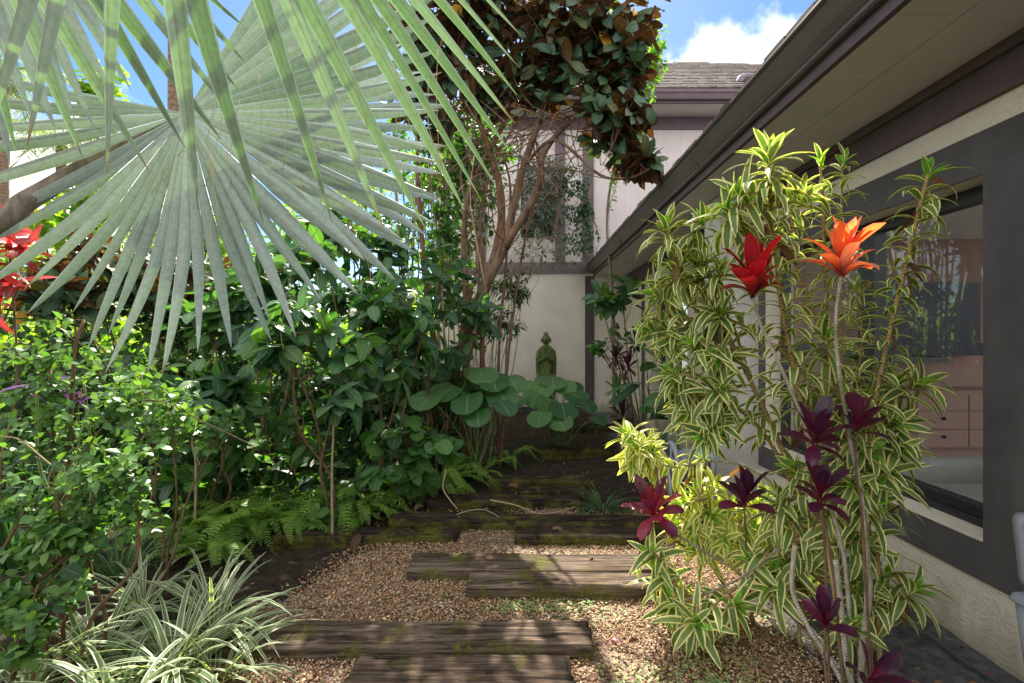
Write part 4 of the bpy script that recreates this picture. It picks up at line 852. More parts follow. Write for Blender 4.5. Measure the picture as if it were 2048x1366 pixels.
bush('small_leaf_shrub', 'sunlit small leaved bush hanging over the striped clumps', 'shrub', G(150, 2.1), Bt((190, 960, 2.15, (.26, .2, .14), 1.2), (280, 900, 2.2, (.14, .2, .1), .6), (90, 1060, 2.05, (.26, .2, .14), 1), (170, 1060, 2.1, (.16, .2, .1), .8), (30, 960, 2.1, (.2, .2, .16), .8), (250, 1000, 2.15, (.14, .2, .1), .5)), 96, 9, .055, .038, nst=4, stem_r=.01, sd=51, **sk)
bush('small_leaf_shrub', 'small leaved bush cut by the lower left corner', 'shrub', G(20, 1.95), Bt((40, 1170, 1.95, (.22, .2, .12), 1), (120, 1190, 1.95, (.16, .2, .08), .6), (20, 1290, 1.85, (.16, .2, .12), .8)), 52, 8, .056, .036, nst=4, stem_r=.009, sd=52, **sk)
bush('small_leaf_shrub', 'loose small leaved bush reaching right in front of the low broad leaved shrub', 'shrub', G(330, 2.9), Bt((330, 830, 2.9, (.36, .3, .2), 1), (420, 860, 3.0, (.3, .25, .16), .8), (260, 740, 3.0, (.35, .3, .2), .7)), 64, 8, .06, .04, nst=4, stem_r=.009, sd=53, **sk)
bush('back_shrub', 'mid green shrub behind the broad leaves, left of the thin stems', 'shrub', G(680, 7.2), Bt((680, 590, 7.2, (.7, .4, .5), 1), (560, 600, 7.3, (.7, .4, .5), 1), (770, 610, 7.0, (.6, .4, .5), 1), (450, 570, 7.4, (.7, .4, .5), .8)), 170, 9, .15, .075, 'midleaf', 'twig', ovate, 3, nst=7, stem_r=.014, sd=44, tw=.003, jit=.5)
broad('sapling with a few larger leaves in front of the small leaved bush', G(60, 2.1), Bt((150, 1090, 2.05, (.12, .12, .08), 1), (60, 1010, 2.05, (.12, .1, .1), .8), (50, 1250, 1.95, (.12, .1, .1), .8), (180, 1300, 1.95, (.1, .1, .06), .5)), 11, 21, .12, .062, leaf='midleaf', nl=2)
# round leaved plants among the ferns
for k, (lab, px, Y, bl, nt, L) in enumerate((('round leaved plant with heart shaped leaves in front of the ferns', 830, 4.4, ((800, 870, 4.3, (.36, .2, .16), 1), (870, 890, 4.3, (.26, .2, .14), 1), (820, 950, 4.2, (.2, .2, .1), .5)), 30, .17),
       ('little round leaved plant beside the rotten timber', 690, 3.8, ((700, 1000, 3.75, (.14, .1, .06), 1), (650, 1010, 3.8, (.1, .1, .08), 1), (740, 960, 3.8, (.14, .1, .08), .8)), 12, .11),
       ('round leaved plant in the shade under the dark shrubs', 400, 3.8, ((395, 955, 3.75, (.2, .12, .08), 1), (350, 960, 3.75, (.15, .12, .08), 1)), 12, .15))):
    bush('round_leaf_plant', lab, 'plant', G(px, Y), Bt(*bl), nt, 3, L, L * .85, 'midleaf', 'green', roundl, 5, nst=4, stem_r=.006, sd=60 + k, gdown=.4, bend=(.1, .5), t0=.6, jit=.3, tw=.003, group='round leaved plants by the ferns')
def ears(label, base, tips, sd, L=.42, leaf='ear'):
    seed(sd); o = thing('elephant_ear', label, 'plant', base, 'large leaved plants below the statue'); st = MB()
    for (px, py, Y, s, dx) in tips:
        p = P(px, py, Y); q = smooth([base + np.array([U(-.1, .1), U(-.1, .1), -.02]), base * .4 + p * .6 + np.array([0, 0, .08]), p], 5); st.tube(q, np.linspace(.012, .007, len(q)), 6)
        f = MB(); d = nrm(np.array([dx, -.85, -.30])); l = L * s
        f.leaves([p - d * l * .22 + np.array([0, 0, .02])], [d], [nrm(np.array([rng.normal(0, .25), rng.normal(-.34, .15), 1]))], l * .88, l * .98, U(.3, .6), .10, roundl, 10, None, .05); f.build('leaf', L_[leaf], o)
    st.build('stalk', K_['green'], o)
ears('large round leaved plant in front of the statue', G(1130, 6.6), [(1075, 795, 6.6, .95, -.2), (1150, 792, 6.7, .85, .3), (1125, 815, 6.4, 1, .1), (1085, 780, 6.8, .9, -.3), (1190, 840, 6.3, .6, .9), (1105, 762, 7.0, .9, .1), (1040, 800, 6.5, .8, -.5), (1125, 772, 7.0, .85, .35), (1062, 768, 7.1, .8, -.4), (1098, 806, 6.5, .9, -.1), (1168, 806, 6.5, .8, .4), (1082, 832, 6.2, .8, -.3), (1118, 842, 6.2, .8, .2), (1145, 770, 7.2, .7, .5), (1090, 758, 7.4, .8, 0)], 70)
ears('dark large leaved plant at the foot of the red trunks', G(960, 5.35), [(900, 780, 5.25, .9, -.6), (960, 745, 5.43, 1, .2), (1000, 790, 5.25, .9, .4), (860, 795, 5.16, .9, -.4), (935, 800, 5.07, .9, 0), (1020, 760, 5.52, .9, .5), (880, 740, 5.52, .8, -.2), (985, 760, 5.34, .9, .2), (955, 830, 4.98, .7, .1), (1005, 812, 5.07, .7, .6), (925, 720, 5.61, .8, -.3)], 71, .40)
def fern(label, base, n, L, sd, dirx=0.0):
    seed(sd); o = thing('fern', label, 'fern', base, 'ferns along the walk'); st, fo = MB(), MB()
    for k in range(n):
        a = U(0, 6.28); h = np.array([math.cos(a) + dirx, math.sin(a) - .35, 0]); h = nrm(h); l = L * U(.65, 1.15); up = U(.45, 1.5)
        p = [np.asarray(base) + h * l * t + UP * (l * up * (t - t * t * U(.85, 1.1))) for t in np.linspace(0, 1, 6)]
        q = smooth(p, 5); st.tube(q, np.linspace(.0025, .0008, len(q)), 4, False); m = 30; B, D, Nn, Ls = [], [], [], []
        for i in range(m):
            t = .12 + .87 * i / m; c, tg = pick(q, t); s = nrm(np.cross(tg, UP)); nn = np.cross(s, tg); pl = .058 * l / .5 * (math.sin(PI * min(1, t * .9 + .12)) * .85 + .15)
            for sg in (-1, 1): B.append(c); D.append(s * sg + tg * .35 + rng.normal(0, .08, 3)); Nn.append(nn); Ls.append(pl)
        Ls = np.array(Ls); fo.leaves(B, nrm(np.array(D)), Nn, Ls, Ls * .30 + .003, U(.1, .7, len(B)), .1, strap, 2, np.repeat(U(0, 1), len(B)) * .6 + U(0, .4, len(B)))
    st.build('stem', K_['green'], o); fo.build('fronds', L_['fern'], o)
for k, (lab, px, Y, n, L, dx) in enumerate((('bright fern spilling over the rotten timber', 470, 3.75, 20, .5, .2), ('bright sunlit fern beside the rotten timber, nearer the middle', 560, 3.8, 20, .5, .3), ('fern with fronds hanging towards the walk, under the broad leaves', 690, 4.2, 16, .5, .4),
        ('bright low fern in front of the rotten timber, left part', 430, 3.35, 14, .36, .2), ('bright low fern at the left end of the long black timber', 720, 4.05, 12, .36, .2), ('fern at the left, below the small leaved bush', 370, 3.6, 14, .45, .2), ('low fern below the large leaved plant at the walk edge', 960, 5.2, 14, .36, -.1), ('fern in the shade near the farthest timbers', 1020, 5.9, 12, .32, -.1), ('fern hanging behind the round leaved plant', 880, 4.9, 16, .5, .2), ('small fern touching the long black timber', 620, 4.0, 14, .4, .3))):
    fern(lab, G(px, Y, .02), int(n * 1.7), L * 1.25, 80 + k, dx)
def clump(name, label, cat, base, n, L, W, leaf, sd, group=None, bend=(.9, 2.0), spread=.75, S=8):
    seed(sd); o = thing(name, label, cat, base, group); fo = MB(); a = U(0, 6.28, n); q = np.sqrt(U(0, 1, n)) * spread
    D = np.stack([np.cos(a) * q, np.sin(a) * q, np.ones(n) * (1.1 - q * .6)], -1); Nn = np.stack([-np.cos(a) * 1.0, -np.sin(a) * 1.0, np.ones(n) * .5], -1)
    B = np.asarray(base) + np.stack([np.cos(a), np.sin(a), np.zeros(n)], -1) * U(0, .07, n)[:, None] + [0, 0, -.01]
    fo.leaves(B, D, Nn, U(L * .6, L * 1.15, n), U(W * .75, W * 1.1, n), U(*bend, n), .28, strap, S, None, 0, rng.normal(0, .35, n)); fo.build('leaves', L_[leaf], o)
    return o
fg = 'white striped strap leaved clumps'
for k, (lab, px, Y, n, L, W) in enumerate((('large white striped clump at the lower left of the walk', 345, 2.12, 66, .58, .033), ('white striped clump leaning towards the rotten timber', 425, 2.45, 40, .58, .033), ('white striped clump cut by the left edge', 40, 2.0, 36, .54, .033), ('white striped clump under the small leaved bush', 190, 2.2, 40, .52, .032),
        ('white striped clump in the lower left corner of the walk', 230, 1.88, 40, .48, .033), ('thin pale striped clump half hidden behind the larger ones', 285, 2.65, 30, .5, .02), ('white striped clump touching the nearest long timber', 430, 2.1, 30, .42, .026))):
    clump('striped_clump', lab, 'plant', G(px, Y), n, L, W, 'flax', 90 + k, fg)
clump('grass_clump', 'dark green grassy clump on the black timber', 'plant', G(1205, 4.15), 120, .42, .013, 'grassy', 98, None, (1.0, 2.3), .95)
clump('grass_clump', 'dark bluish grass tuft in the shade under the left bush', 'plant', G(240, 3.0), 90, .5, .009, 'grassy', 99, None, (.6, 1.6), .7)
clump('grass_clump', 'tall dark strap leaves standing at the left edge', 'plant', G(30, 3.1), 40, .8, .03, 'grassy', 100, None, (.1, .6), .35)
# ------------------------------------------------------------------ variegated dracaenas
def rosette(b, p, ax, n, L, W, droop=1.0, pmin=12, pmax=115):
    ax = nrm(ax); ref = UP if abs(ax[2]) < .9 else np.array([1.0, 0, 0]); s1 = nrm(np.cross(ax, ref)); s2 = np.cross(s1, ax)
    i = np.arange(n); a = i * 2.39996 + U(0, 6.28); t = i / max(n - 1, 1)
    pol = np.radians(pmin + (pmax - pmin) * t ** .8) + rng.normal(0, .1, n)
    rad = np.cos(a)[:, None] * s1 + np.sin(a)[:, None] * s2
    D = np.cos(pol)[:, None] * ax + np.sin(pol)[:, None] * rad
    Nn = np.sin(pol)[:, None] * ax - np.cos(pol)[:, None] * rad
    Nn = nrm(Nn * .6 + UP * .6)
    B = p - ax * (t * L * .55)[:, None]
    l = L * (.55 + .5 * np.sin(np.minimum(1, t * 1.6 + .15) * PI / 2)) * U(.8, 1.1, n)
    b.leaves(B, D, Nn, l, U(W * .8, W * 1.1, n), (.45 + 1.5 * t) * droop * U(.7, 1.25, n), np.where(U(0, 1, n) < .5, .16, .32), lance, 6, None, .05, rng.normal(0, .45, n))
def cane_leaves(b, q, t0, t1, gap, L, W, bend=(1.2, 2.2)):
    ln = np.linalg.norm(np.diff(q, axis=0), axis=1).sum(); n = int(ln * (t1 - t0) / gap); B, D = [], []
    for k in range(n):
        p, tg = pick(q, t0 + (t1 - t0) * k / n); ref = UP if abs(tg[2]) < .85 else np.array([1.0, 0, 0]); s1 = nrm(np.cross(tg, ref)); s2 = np.cross(s1, tg); a = k * 2.39996 + rng.normal(0, .2)
        r = math.cos(a) * s1 + math.sin(a) * s2; B.append(p); D.append(nrm(r + tg * .55 + UP * .1))
    n = len(B)
    if n: b.leaves(B, D, nrm(UP + rng.normal(0, .15, (n, 3))), U(L * .75, L * 1.12, n), U(W * .8, W * 1.1, n), U(*bend, n), .22, lance, 7, None, 0, rng.normal(0, .3, n))
def dracaena(label, base, canes, ros, sd, L=.17, W=.026, nleaf=22, leaf='varieg', tips=True, bark='cane', branch=None):
    "canes: (points, r0, r1, leafy-from, leafy-to, gap);  ros: (px, py, Y[, axis, n])"
    seed(700 + sd); base = np.asarray(base, float); o = thing('dracaena', label, 'plant', base, 'yellow edged dracaenas by the window'); st, fo, tp = MB(), MB(), MB(); cp = []; L *= 1.15; W *= 1.38
    for pts, r0, r1, t0, t1, gap in canes:
        q = smooth(pts, 8); st.tube(q, np.linspace(r0, r1, len(q)), 8); cp.append(q)
        if gap: cane_leaves(fo, q, t0, t1, gap * 1.6, L, W)
    allp = np.concatenate(cp) if cp else base[None]
    for r in ros:
        p = P(*r[:3]); ax = np.array(r[3]) if len(r) > 3 and r[3] is not None else None; n = int((r[4] if len(r) > 4 else nleaf) * .68)
        s = allp[np.argmin(np.linalg.norm(allp - p, axis=1) + .5 * np.maximum(0, allp[:, 2] - p[2]))]
        if np.linalg.norm(s - p) > .03:
            q = smooth([s, s * .5 + p * .5 + np.array([0, 0, .04]) + rng.normal(0, .02, 3), p], 5); st.tube(q, np.linspace(.0085, .005, len(q)), 6); out = nrm(p - s)
            cane_leaves(fo, q, .5, .98, .020, L, W)
        else: out = UP
        if ax is None: ax = nrm(out * .6 + np.array([rng.normal(0, .25), -.3, .35]))
        rosette(fo, p, ax, n, L, W, 1.0)
        if tips: rosette(tp, p + nrm(ax) * .01, ax, 6, L * .5, W * .75, .5, 5, 35)
    st.build('cane', K_[bark], o); fo.build('foliage', L_[leaf], o)
    de = MB(); q = allp[rng.integers(0, len(allp), 7)]; q = q[q[:, 2] > .25]
    if len(q): de.leaves(q, nrm(rng.normal(0, .45, (len(q), 3)) + [0, -.2, -.9]), nrm(rng.normal(0, .6, (len(q), 3)) + [0, -1, .2]), U(L * .7, L * 1.1, len(q)), W * .8, U(.2, .8, len(q)), .5, lance, 5, None, .1); kind(de.build('withered_leaf', L_['dry'], o), 'stuff')
    if tips: tp.build('young_leaves', L_['tip'], o)
    return o
g = lambda px, Y: G(px, Y, -.04)
dracaena('tallest dracaena, its glowing top reaching in front of the gutter', G(1690, 2.12), [([g(1690, 2.12), P(1665, 1150, 2.12), P(1610, 850, 2.1), P(1570, 650, 2.08), P(1545, 480, 2.05), P(1540, 370, 2.02), P(1538, 315, 2.0)], .013, .007, .55, .97, .0075)],
         [(1538, 312, 2.0, (.0, -.15, 1), 34), (1480, 390, 2.0), (1600, 400, 2.1), (1455, 420, 2.0), (1500, 470, 2.05)], 1, .17, .028)
dracaena('dracaena with thin upright canes before the plum header band', G(1740, 2.3), [([g(1740, 2.3), P(1700, 1000, 2.3), P(1662, 700, 2.3), P(1650, 520, 2.25), P(1645, 400, 2.2), P(1640, 325, 2.2)], .011, .005, .5, .97, .014), ([P(1690, 900, 2.3), P(1680, 650, 2.3), P(1682, 450, 2.3), P(1685, 325, 2.3)], .008, .004, .4, .97, .013),
         ([P(1662, 700, 2.3), P(1600, 560, 2.3), P(1582, 420, 2.3), P(1575, 345, 2.3)], .009, .007, .2, .95, .02), ([P(1690, 900, 2.3), P(1722, 700, 2.3), P(1715, 590, 2.3)], .007, .005, .3, .95, .012)],
         [(1640, 322, 2.2, (-.1, 0, 1), 8), (1688, 322, 2.3, (.25, 0, 1), 8), (1714, 575, 2.3, (0, 0, 1), 10)], 2, .13, .021)
dracaena('dracaena with one leafy orange cane in front of the window glass', G(1740, 2.15), [([g(1740, 2.15), P(1735, 1100, 2.15), P(1745, 850, 2.13), P(1775, 680, 2.1), P(1810, 540, 2.08), P(1838, 420, 2.05), P(1856, 350, 2.05)], .012, .0075, .42, .98, .0105)],
         [(1857, 345, 2.05, (.15, 0, 1), 8)], 3, .15, .025)
bigros = [(1335, 452, 2.35), (1405, 440, 2.3), (1350, 540, 2.4), (1395, 530, 2.35), (1440, 545, 2.3), (1310, 590, 2.45), (1440, 630, 2.3), (1300, 660, 2.5), (1345, 690, 2.45), (1390, 690, 2.35), (1435, 710, 2.3), 
          (1345, 750, 2.45), (1440, 780, 2.3), (1380, 830, 2.45), (1425, 845, 2.4), (1365, 790, 2.5), (1405, 870, 2.4)]
dracaena('big drooping dracaena mass left of the stucco pier', G(1660, 2.45), [([g(1660, 2.45), P(1620, 1050, 2.4), P(1560, 890, 2.38), P(1500, 760, 2.36), P(1445, 640, 2.34), P(1410, 520, 2.34), P(1385, 470, 2.35)], .015, .007, .5, 1, .012), ([P(1600, 1000, 2.4), P(1530, 870, 2.45), P(1450, 800, 2.45), P(1400, 790, 2.45)], .011, .007, .4, 1, .014), ([P(1620, 760, 2.3), P(1560, 700, 2.3), P(1460, 640, 2.35), P(1370, 640, 2.4)], .008, .006, .5, 1, .014), ([P(1445, 640, 2.34), P(1365, 560, 2.35), P(1340, 470, 2.35), P(1312, 440, 2.35)], .008, .004, .3, .95, .014)], bigros, 4, .165, .026, 32)
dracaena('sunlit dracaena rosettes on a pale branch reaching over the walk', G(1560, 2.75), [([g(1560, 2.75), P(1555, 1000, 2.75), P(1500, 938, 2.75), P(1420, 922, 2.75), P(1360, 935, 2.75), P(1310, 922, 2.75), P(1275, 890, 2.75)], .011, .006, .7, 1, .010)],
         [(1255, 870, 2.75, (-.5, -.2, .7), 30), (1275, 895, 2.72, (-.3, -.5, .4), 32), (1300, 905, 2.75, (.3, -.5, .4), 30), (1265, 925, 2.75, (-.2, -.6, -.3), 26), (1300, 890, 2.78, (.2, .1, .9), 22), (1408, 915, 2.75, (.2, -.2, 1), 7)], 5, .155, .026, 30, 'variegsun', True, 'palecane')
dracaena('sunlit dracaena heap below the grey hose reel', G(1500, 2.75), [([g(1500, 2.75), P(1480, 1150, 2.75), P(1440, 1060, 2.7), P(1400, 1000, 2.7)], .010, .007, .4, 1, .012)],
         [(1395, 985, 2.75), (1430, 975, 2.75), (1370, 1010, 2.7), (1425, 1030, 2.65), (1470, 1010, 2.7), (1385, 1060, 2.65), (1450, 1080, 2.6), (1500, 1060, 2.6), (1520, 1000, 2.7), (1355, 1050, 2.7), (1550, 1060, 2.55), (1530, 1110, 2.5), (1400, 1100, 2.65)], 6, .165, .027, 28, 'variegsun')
dracaena('low dracaena with two star shaped rosettes near the timbers', G(1600, 2.3), [([g(1640, 2.3), P(1560, 1120, 2.35), P(1480, 1170, 2.4), P(1400, 1200, 2.4), P(1350, 1170, 2.42)], .009, .006, .75, 1, .016), ([P(1480, 1170, 2.4), P(1440, 1200, 2.3), P(1400, 1235, 2.22)], .007, .006, .6, 1, .02)],
         [(1300, 1110, 2.45, (-.5, -.4, .6), 22), (1330, 1160, 2.45, (-.2, -.6, .5), 24), (1392, 1245, 2.2, (-.1, -.7, .55), 26), (1350, 1215, 2.4, (-.3, -.5, .5), 22), (1470, 1210, 2.3, (.1, -.6, .6), 18)], 7, .175, .03, 24)
dracaena('middle dracaena mass crowding the window sill', G(1720, 2.25), [([g(1720, 2.25), P(1715, 1100, 2.25), P(1700, 900, 2.2), P(1670, 760, 2.15), P(1652, 690, 2.1)], .012, .008, .4, 1, .010), ([g(1760, 2.2), P(1755, 1050, 2.2), P(1770, 880, 2.15), P(1800, 790, 2.15)], .011, .007, .4, 1, .011)],
         [(1650, 675, 2.1, (-.2, -.2, .9), 26), (1720, 800, 2.15), (1790, 770, 2.15), (1845, 768, 2.1, (.5, -.5, .4), 28), (1790, 850, 2.1), (1735, 900, 2.1), (1600, 800, 2.3), (1710, 970, 2.1), (1760, 950, 2.1), (1590, 940, 2.3), (1800, 900, 2.08)], 8, .17, .028, 28)
dracaena('lower dracaena mass around the bare pale canes', G(1600, 2.35), [([g(1600, 2.35), P(1595, 1200, 2.35), P(1580, 1080, 2.35)], .01, .007, .3, 1, .012)],
         [(1560, 1000, 2.4), (1590, 1040, 2.35), (1620, 1090, 2.3), (1570, 1130, 2.35), (1690, 1040, 2.2), (1720, 1090, 2.15), (1540, 1180, 2.3), (1500, 1120, 2.4), (1745, 1010, 2.12)], 9, .17, .028, 26)
dracaena('small dracaena rosette low against the wall base', G(1740, 2.3), [([g(1740, 2.3), P(1760, 1235, 2.25), P(1805, 1200, 2.2), P(1825, 1190, 2.18)], .008, .006, .6, 1, .016)], [(1828, 1180, 2.15, (.5, -.3, .6), 22), (1770, 1150, 2.2, (.1, -.4, .8), 20), (1720, 1180, 2.2, (-.1, -.5, .8), 20), (1700, 1250, 2.1, (0, -.6, .7), 18)], 10, .16, .027)

# bare lichened canes of the dracaenas at the front
seed(61)
for k, (lab, pts, r) in enumerate((('greenish bare cane curving from the left into the root clump', [P(1590, 1090, 2.2), P(1585, 1180, 2.2), P(1620, 1260, 2.15), P(1660, 1320, 2.1), P(1690, 1375, 2.05)], .011), ('thick bare cane in the middle of the root clump', [P(1670, 1120, 2.1), P(1680, 1200, 2.1), P(1690, 1300, 2.06), P(1705, 1375, 2.05)], .013),
        ('bare cane at the right of the root clump, pale lichen on it', [P(1730, 1075, 2.1), P(1738, 1180, 2.1), P(1725, 1280, 2.06), P(1722, 1370, 2.05)], .014), ('thin bare branch crossing low in front of the sunlit heap', [P(1330, 1055, 2.6), P(1420, 1110, 2.5), P(1500, 1160, 2.4), P(1580, 1230, 2.3), P(1640, 1300, 2.2), P(1690, 1360, 2.06)], .007), ('grey branch slanting down to the left over the gravel', [P(1560, 1095, 2.3), P(1490, 1150, 2.3), P(1420, 1185, 2.28), P(1370, 1200, 2.25)], .006))):
    b = MB(); q = smooth(pts, 8); b.tube(q, r * (1 + .07 * np.sin(np.linspace(0, 50, len(q)))), 8); tag(b.build('bare_cane', K_['palecane' if k < 3 else 'grey']), lab, 'cane', 'bare canes of the plants by the window')

# ------------------------------------------------------------------ ti plants
def ti(label, stem, p, ax, n, L, W, leaf, sd, r=.009, bark='palecane', pm=(6, 64), droop=.9):
    W *= 1.22; seed(800 + sd); base = np.asarray(stem[0], float); o = thing('ti_plant', label, 'plant', base, 'red and purple ti plants'); st, fo = MB(), MB()
    q = smooth(list(stem) + [p], 8); st.tube(q, np.linspace(r, r * .7, len(q)), 8)
    ax = nrm(np.array(ax, float)); ref = UP if abs(ax[2]) < .9 else np.array([1.0, 0, 0]); s1 = nrm(np.cross(ax, ref)); s2 = np.cross(s1, ax); i = np.arange(n); t = i / (n - 1); a = i * 2.39996 + U(0, 6.28)
    pol = np.radians(pm[0] + (pm[1] - pm[0]) * t ** 1.2) + rng.normal(0, .07, n); rad = np.cos(a)[:, None] * s1 + np.sin(a)[:, None] * s2
    D = np.cos(pol)[:, None] * ax + np.sin(pol)[:, None] * rad; Nn = np.sin(pol)[:, None] * ax - np.cos(pol)[:, None] * rad
    l = L * (.72 + .35 * np.sin(np.minimum(1, t * 1.3 + .2) * PI)) * U(.85, 1.1, n)
    prof = lambda t: _n((np.power(np.clip(t - .12, 0, 1) * .95, 1.05) + .075) * np.power(1 - t + 1e-4, .6))
    fo.leaves(p + ax * (.015 - t * .03)[:, None], D, Nn, l, U(W * .8, W * 1.1, n), (.15 + .9 * t) * droop * U(.6, 1.3, n), .32, prof, 8, None, .08, rng.normal(0, .25, n))
    st.build('stem', K_[bark], o); fo.build('leaves', L_[leaf], o)
ti('crimson ti plant on a long pale stem left of the orange one', [g(1705, 2.1), P(1690, 1130, 2.08), P(1650, 980, 2.04), P(1610, 850, 2.0), P(1555, 720, 1.97), P(1522, 650, 1.95)], P(1505, 592, 1.93), (-.03, -.1, 1), 15, .235, .054, 'cord_red', 1, pm=(3, 30), droop=1.7)
ti('orange red ti plant glowing in the sun on a long pale stem', [g(1735, 2.08), P(1728, 1040, 2.03), P(1700, 880, 1.98), P(1678, 740, 1.93), P(1672, 640, 1.9)], P(1682, 552, 1.88), (.02, -.1, 1), 17, .225, .048, 'cord_orange', 2, pm=(3, 34), droop=1.7)
ti('wide purple ti plant in the middle of the dracaenas', [g(1660, 2.05), P(1650, 1100, 2.02), P(1640, 980, 2.0)], P(1630, 885, 1.97), (-.05, -.3, 1), 14, .175, .05, 'cord_purple', 3, .006, bark='brown', pm=(8, 98))
ti('upright purple ti plant at the right before the window', [g(1745, 2.0), P(1725, 1050, 1.97), P(1712, 940, 1.95)], P(1714, 860, 1.93), (.08, -.15, 1), 10, .165, .045, 'cord_purple', 4, .006, bark='brown', pm=(8, 60))
ti('maroon ti plant low behind the bare canes', [g(1690, 1.98), P(1670, 1180, 1.97), P(1655, 1080, 1.95)], P(1640, 1000, 1.93), (-.05, -.2, 1), 12, .16, .046, 'cord_purple', 5, .006, bark='brown', pm=(8, 92))
ti('purple ti plant in front of the pier, on a thin stem', [g(1510, 2.5), P(1500, 1200, 2.48), P(1492, 1080, 2.45)], P(1488, 1010, 2.42), (0, -.2, 1), 12, .20, .052, 'cord_purple', 6, .007, bark='brown')
ti('magenta ti plant leaning over the black timbers', [g(1480, 2.7), P(1420, 1130, 2.68), P(1350, 1080, 2.65)], P(1308, 1030, 2.62), (-.25, -.3, .9), 14, .22, .056, 'cord_pink', 7, bark='brown', pm=(6, 95))
ti('dark red ti plant low at the root clump', [g(1660, 1.95), P(1650, 1330, 1.95)], P(1650, 1255, 1.93), (-.1, -.1, 1), 8, .17, .05, 'cord_purple', 8, .006, bark='brown', pm=(8, 50))
ti('purple ti plant cut by the bottom edge, beside the root clump', [g(1725, 1.9), P(1730, 1400, 1.9)], P(1735, 1362, 1.88), (.5, -.2, .6), 8, .16, .05, 'cord_purple', 9, .006, bark='brown', pm=(15, 95))
for k, (lab, bx, px, py, Y, lf) in enumerate((('dark narrow leaved ti plant nearest the corner post', 1238, 1232, 722, 6.6, 'cord_dark'), ('dark purple ti plant just right of the narrow leaved one', 1262, 1256, 738, 6.3, 'cord_purple'), ('dark ti plant highest against the shaded wall', 1280, 1272, 690, 6.2, 'cord_dark'), ('low dark ti plant at the edge of the deep shade', 1250, 1245, 835, 5.9, 'cord_dark'), ('green leaved ti plant under the dark ones', 1240, 1236, 790, 6.2, 'midleaf'))):
    ti(lab, [g(bx, Y), P(bx, (py + 900) / 2, Y)], P(px, py, Y), (0, -.1, 1), 20, .26, .04, lf, 20 + k, .008, 'grey', (8, 105), 1.3)
# red croton and violet leaves at the left
bush('croton', 'croton with brilliant red leaves at the left edge', 'shrub', G(-20, 3.6), Bt((5, 490, 3.6, (.18, .3, .22), 1), (-10, 410, 3.7, (.14, .25, .14), .5), (40, 550, 3.6, (.14, .2, .08), .5), (20, 610, 3.5, (.16, .2, .08), .4)), 12, 7, .22, .055, 'croton', 'brown', lance, 5, sd=101, gdown=.1, bend=(.3, 1.2), t0=.5, jit=.6)
bush('violet_plant', 'low plant with violet leaves inside the left bush', 'plant', G(150, 2.9), Bt((165, 750, 2.9, (.1, .1, .06), 1), (155, 790, 2.9, (.1, .1, .05), 1), (90, 760, 2.9, (.08, .1, .06), .7)), 5, 3, .16, .05, 'violet', 'green', lance, 4, sd=102, tw=.003)
bush('asparagus_fern', 'feathery green foliage on the soil against the wall', 'plant', G(1735, 2.75), Bt((1700, 1110, 2.75, (.2, .15, .12), 1), (1740, 1140, 2.7, (.16, .15, .1), 1), (1640, 1120, 2.8, (.16, .15, .1), .6)), 60, 26, .03, .004, 'grassy', 'green', lance, 1, sd=103, tw=.0015, jit=.7, nst=6, stem_r=.003)
# twigs and dead stems in the left bed
seed(64)
for k, (lab, pts, r) in enumerate((('thin bare twig arching over the left bush', [P(0, 872, 2.1), P(40, 880, 2.1), P(90, 920, 2.1), P(140, 960, 2.1)], .004), ('pale stem standing between the dark shrubs', [G(390, 3.6, 0), P(392, 930, 3.6), P(385, 880, 3.6), P(398, 800, 3.65)], .010), ('straight pale stem beside the low broad leaves', [G(665, 3.55, 0), P(664, 940, 3.55), P(667, 850, 3.6), P(660, 780, 3.7)], .010), ('crooked dead stem hanging in the dark undergrowth', [P(545, 700, 4), P(540, 800, 4), P(530, 830, 4), P(542, 920, 4)], .008),
       ('dead twig lying across the black timbers', [P(980, 1000, 4.0), P(1030, 1010, 3.95), P(1075, 1027, 3.9), P(1110, 1025, 3.95), P(1150, 1014, 4.0)], .006), ('bent dead twig beside the mossy end of a timber', [P(892, 940, 4.1), P(886, 975, 4.05), P(900, 1000, 4.0), P(915, 1018, 3.95)], .007), ('curved dead twig on the long black timber', [P(905, 1033, 3.9), P(935, 1022, 3.9), P(970, 1020, 3.9), P(1000, 1035, 3.85)], .005))):
    b = MB(); q = smooth(pts, 7); b.tube(q, np.linspace(r, r * .6, len(q)), 6); tag(b.build('twig', K_['twig' if k != 3 else 'brown']), lab, 'twig')

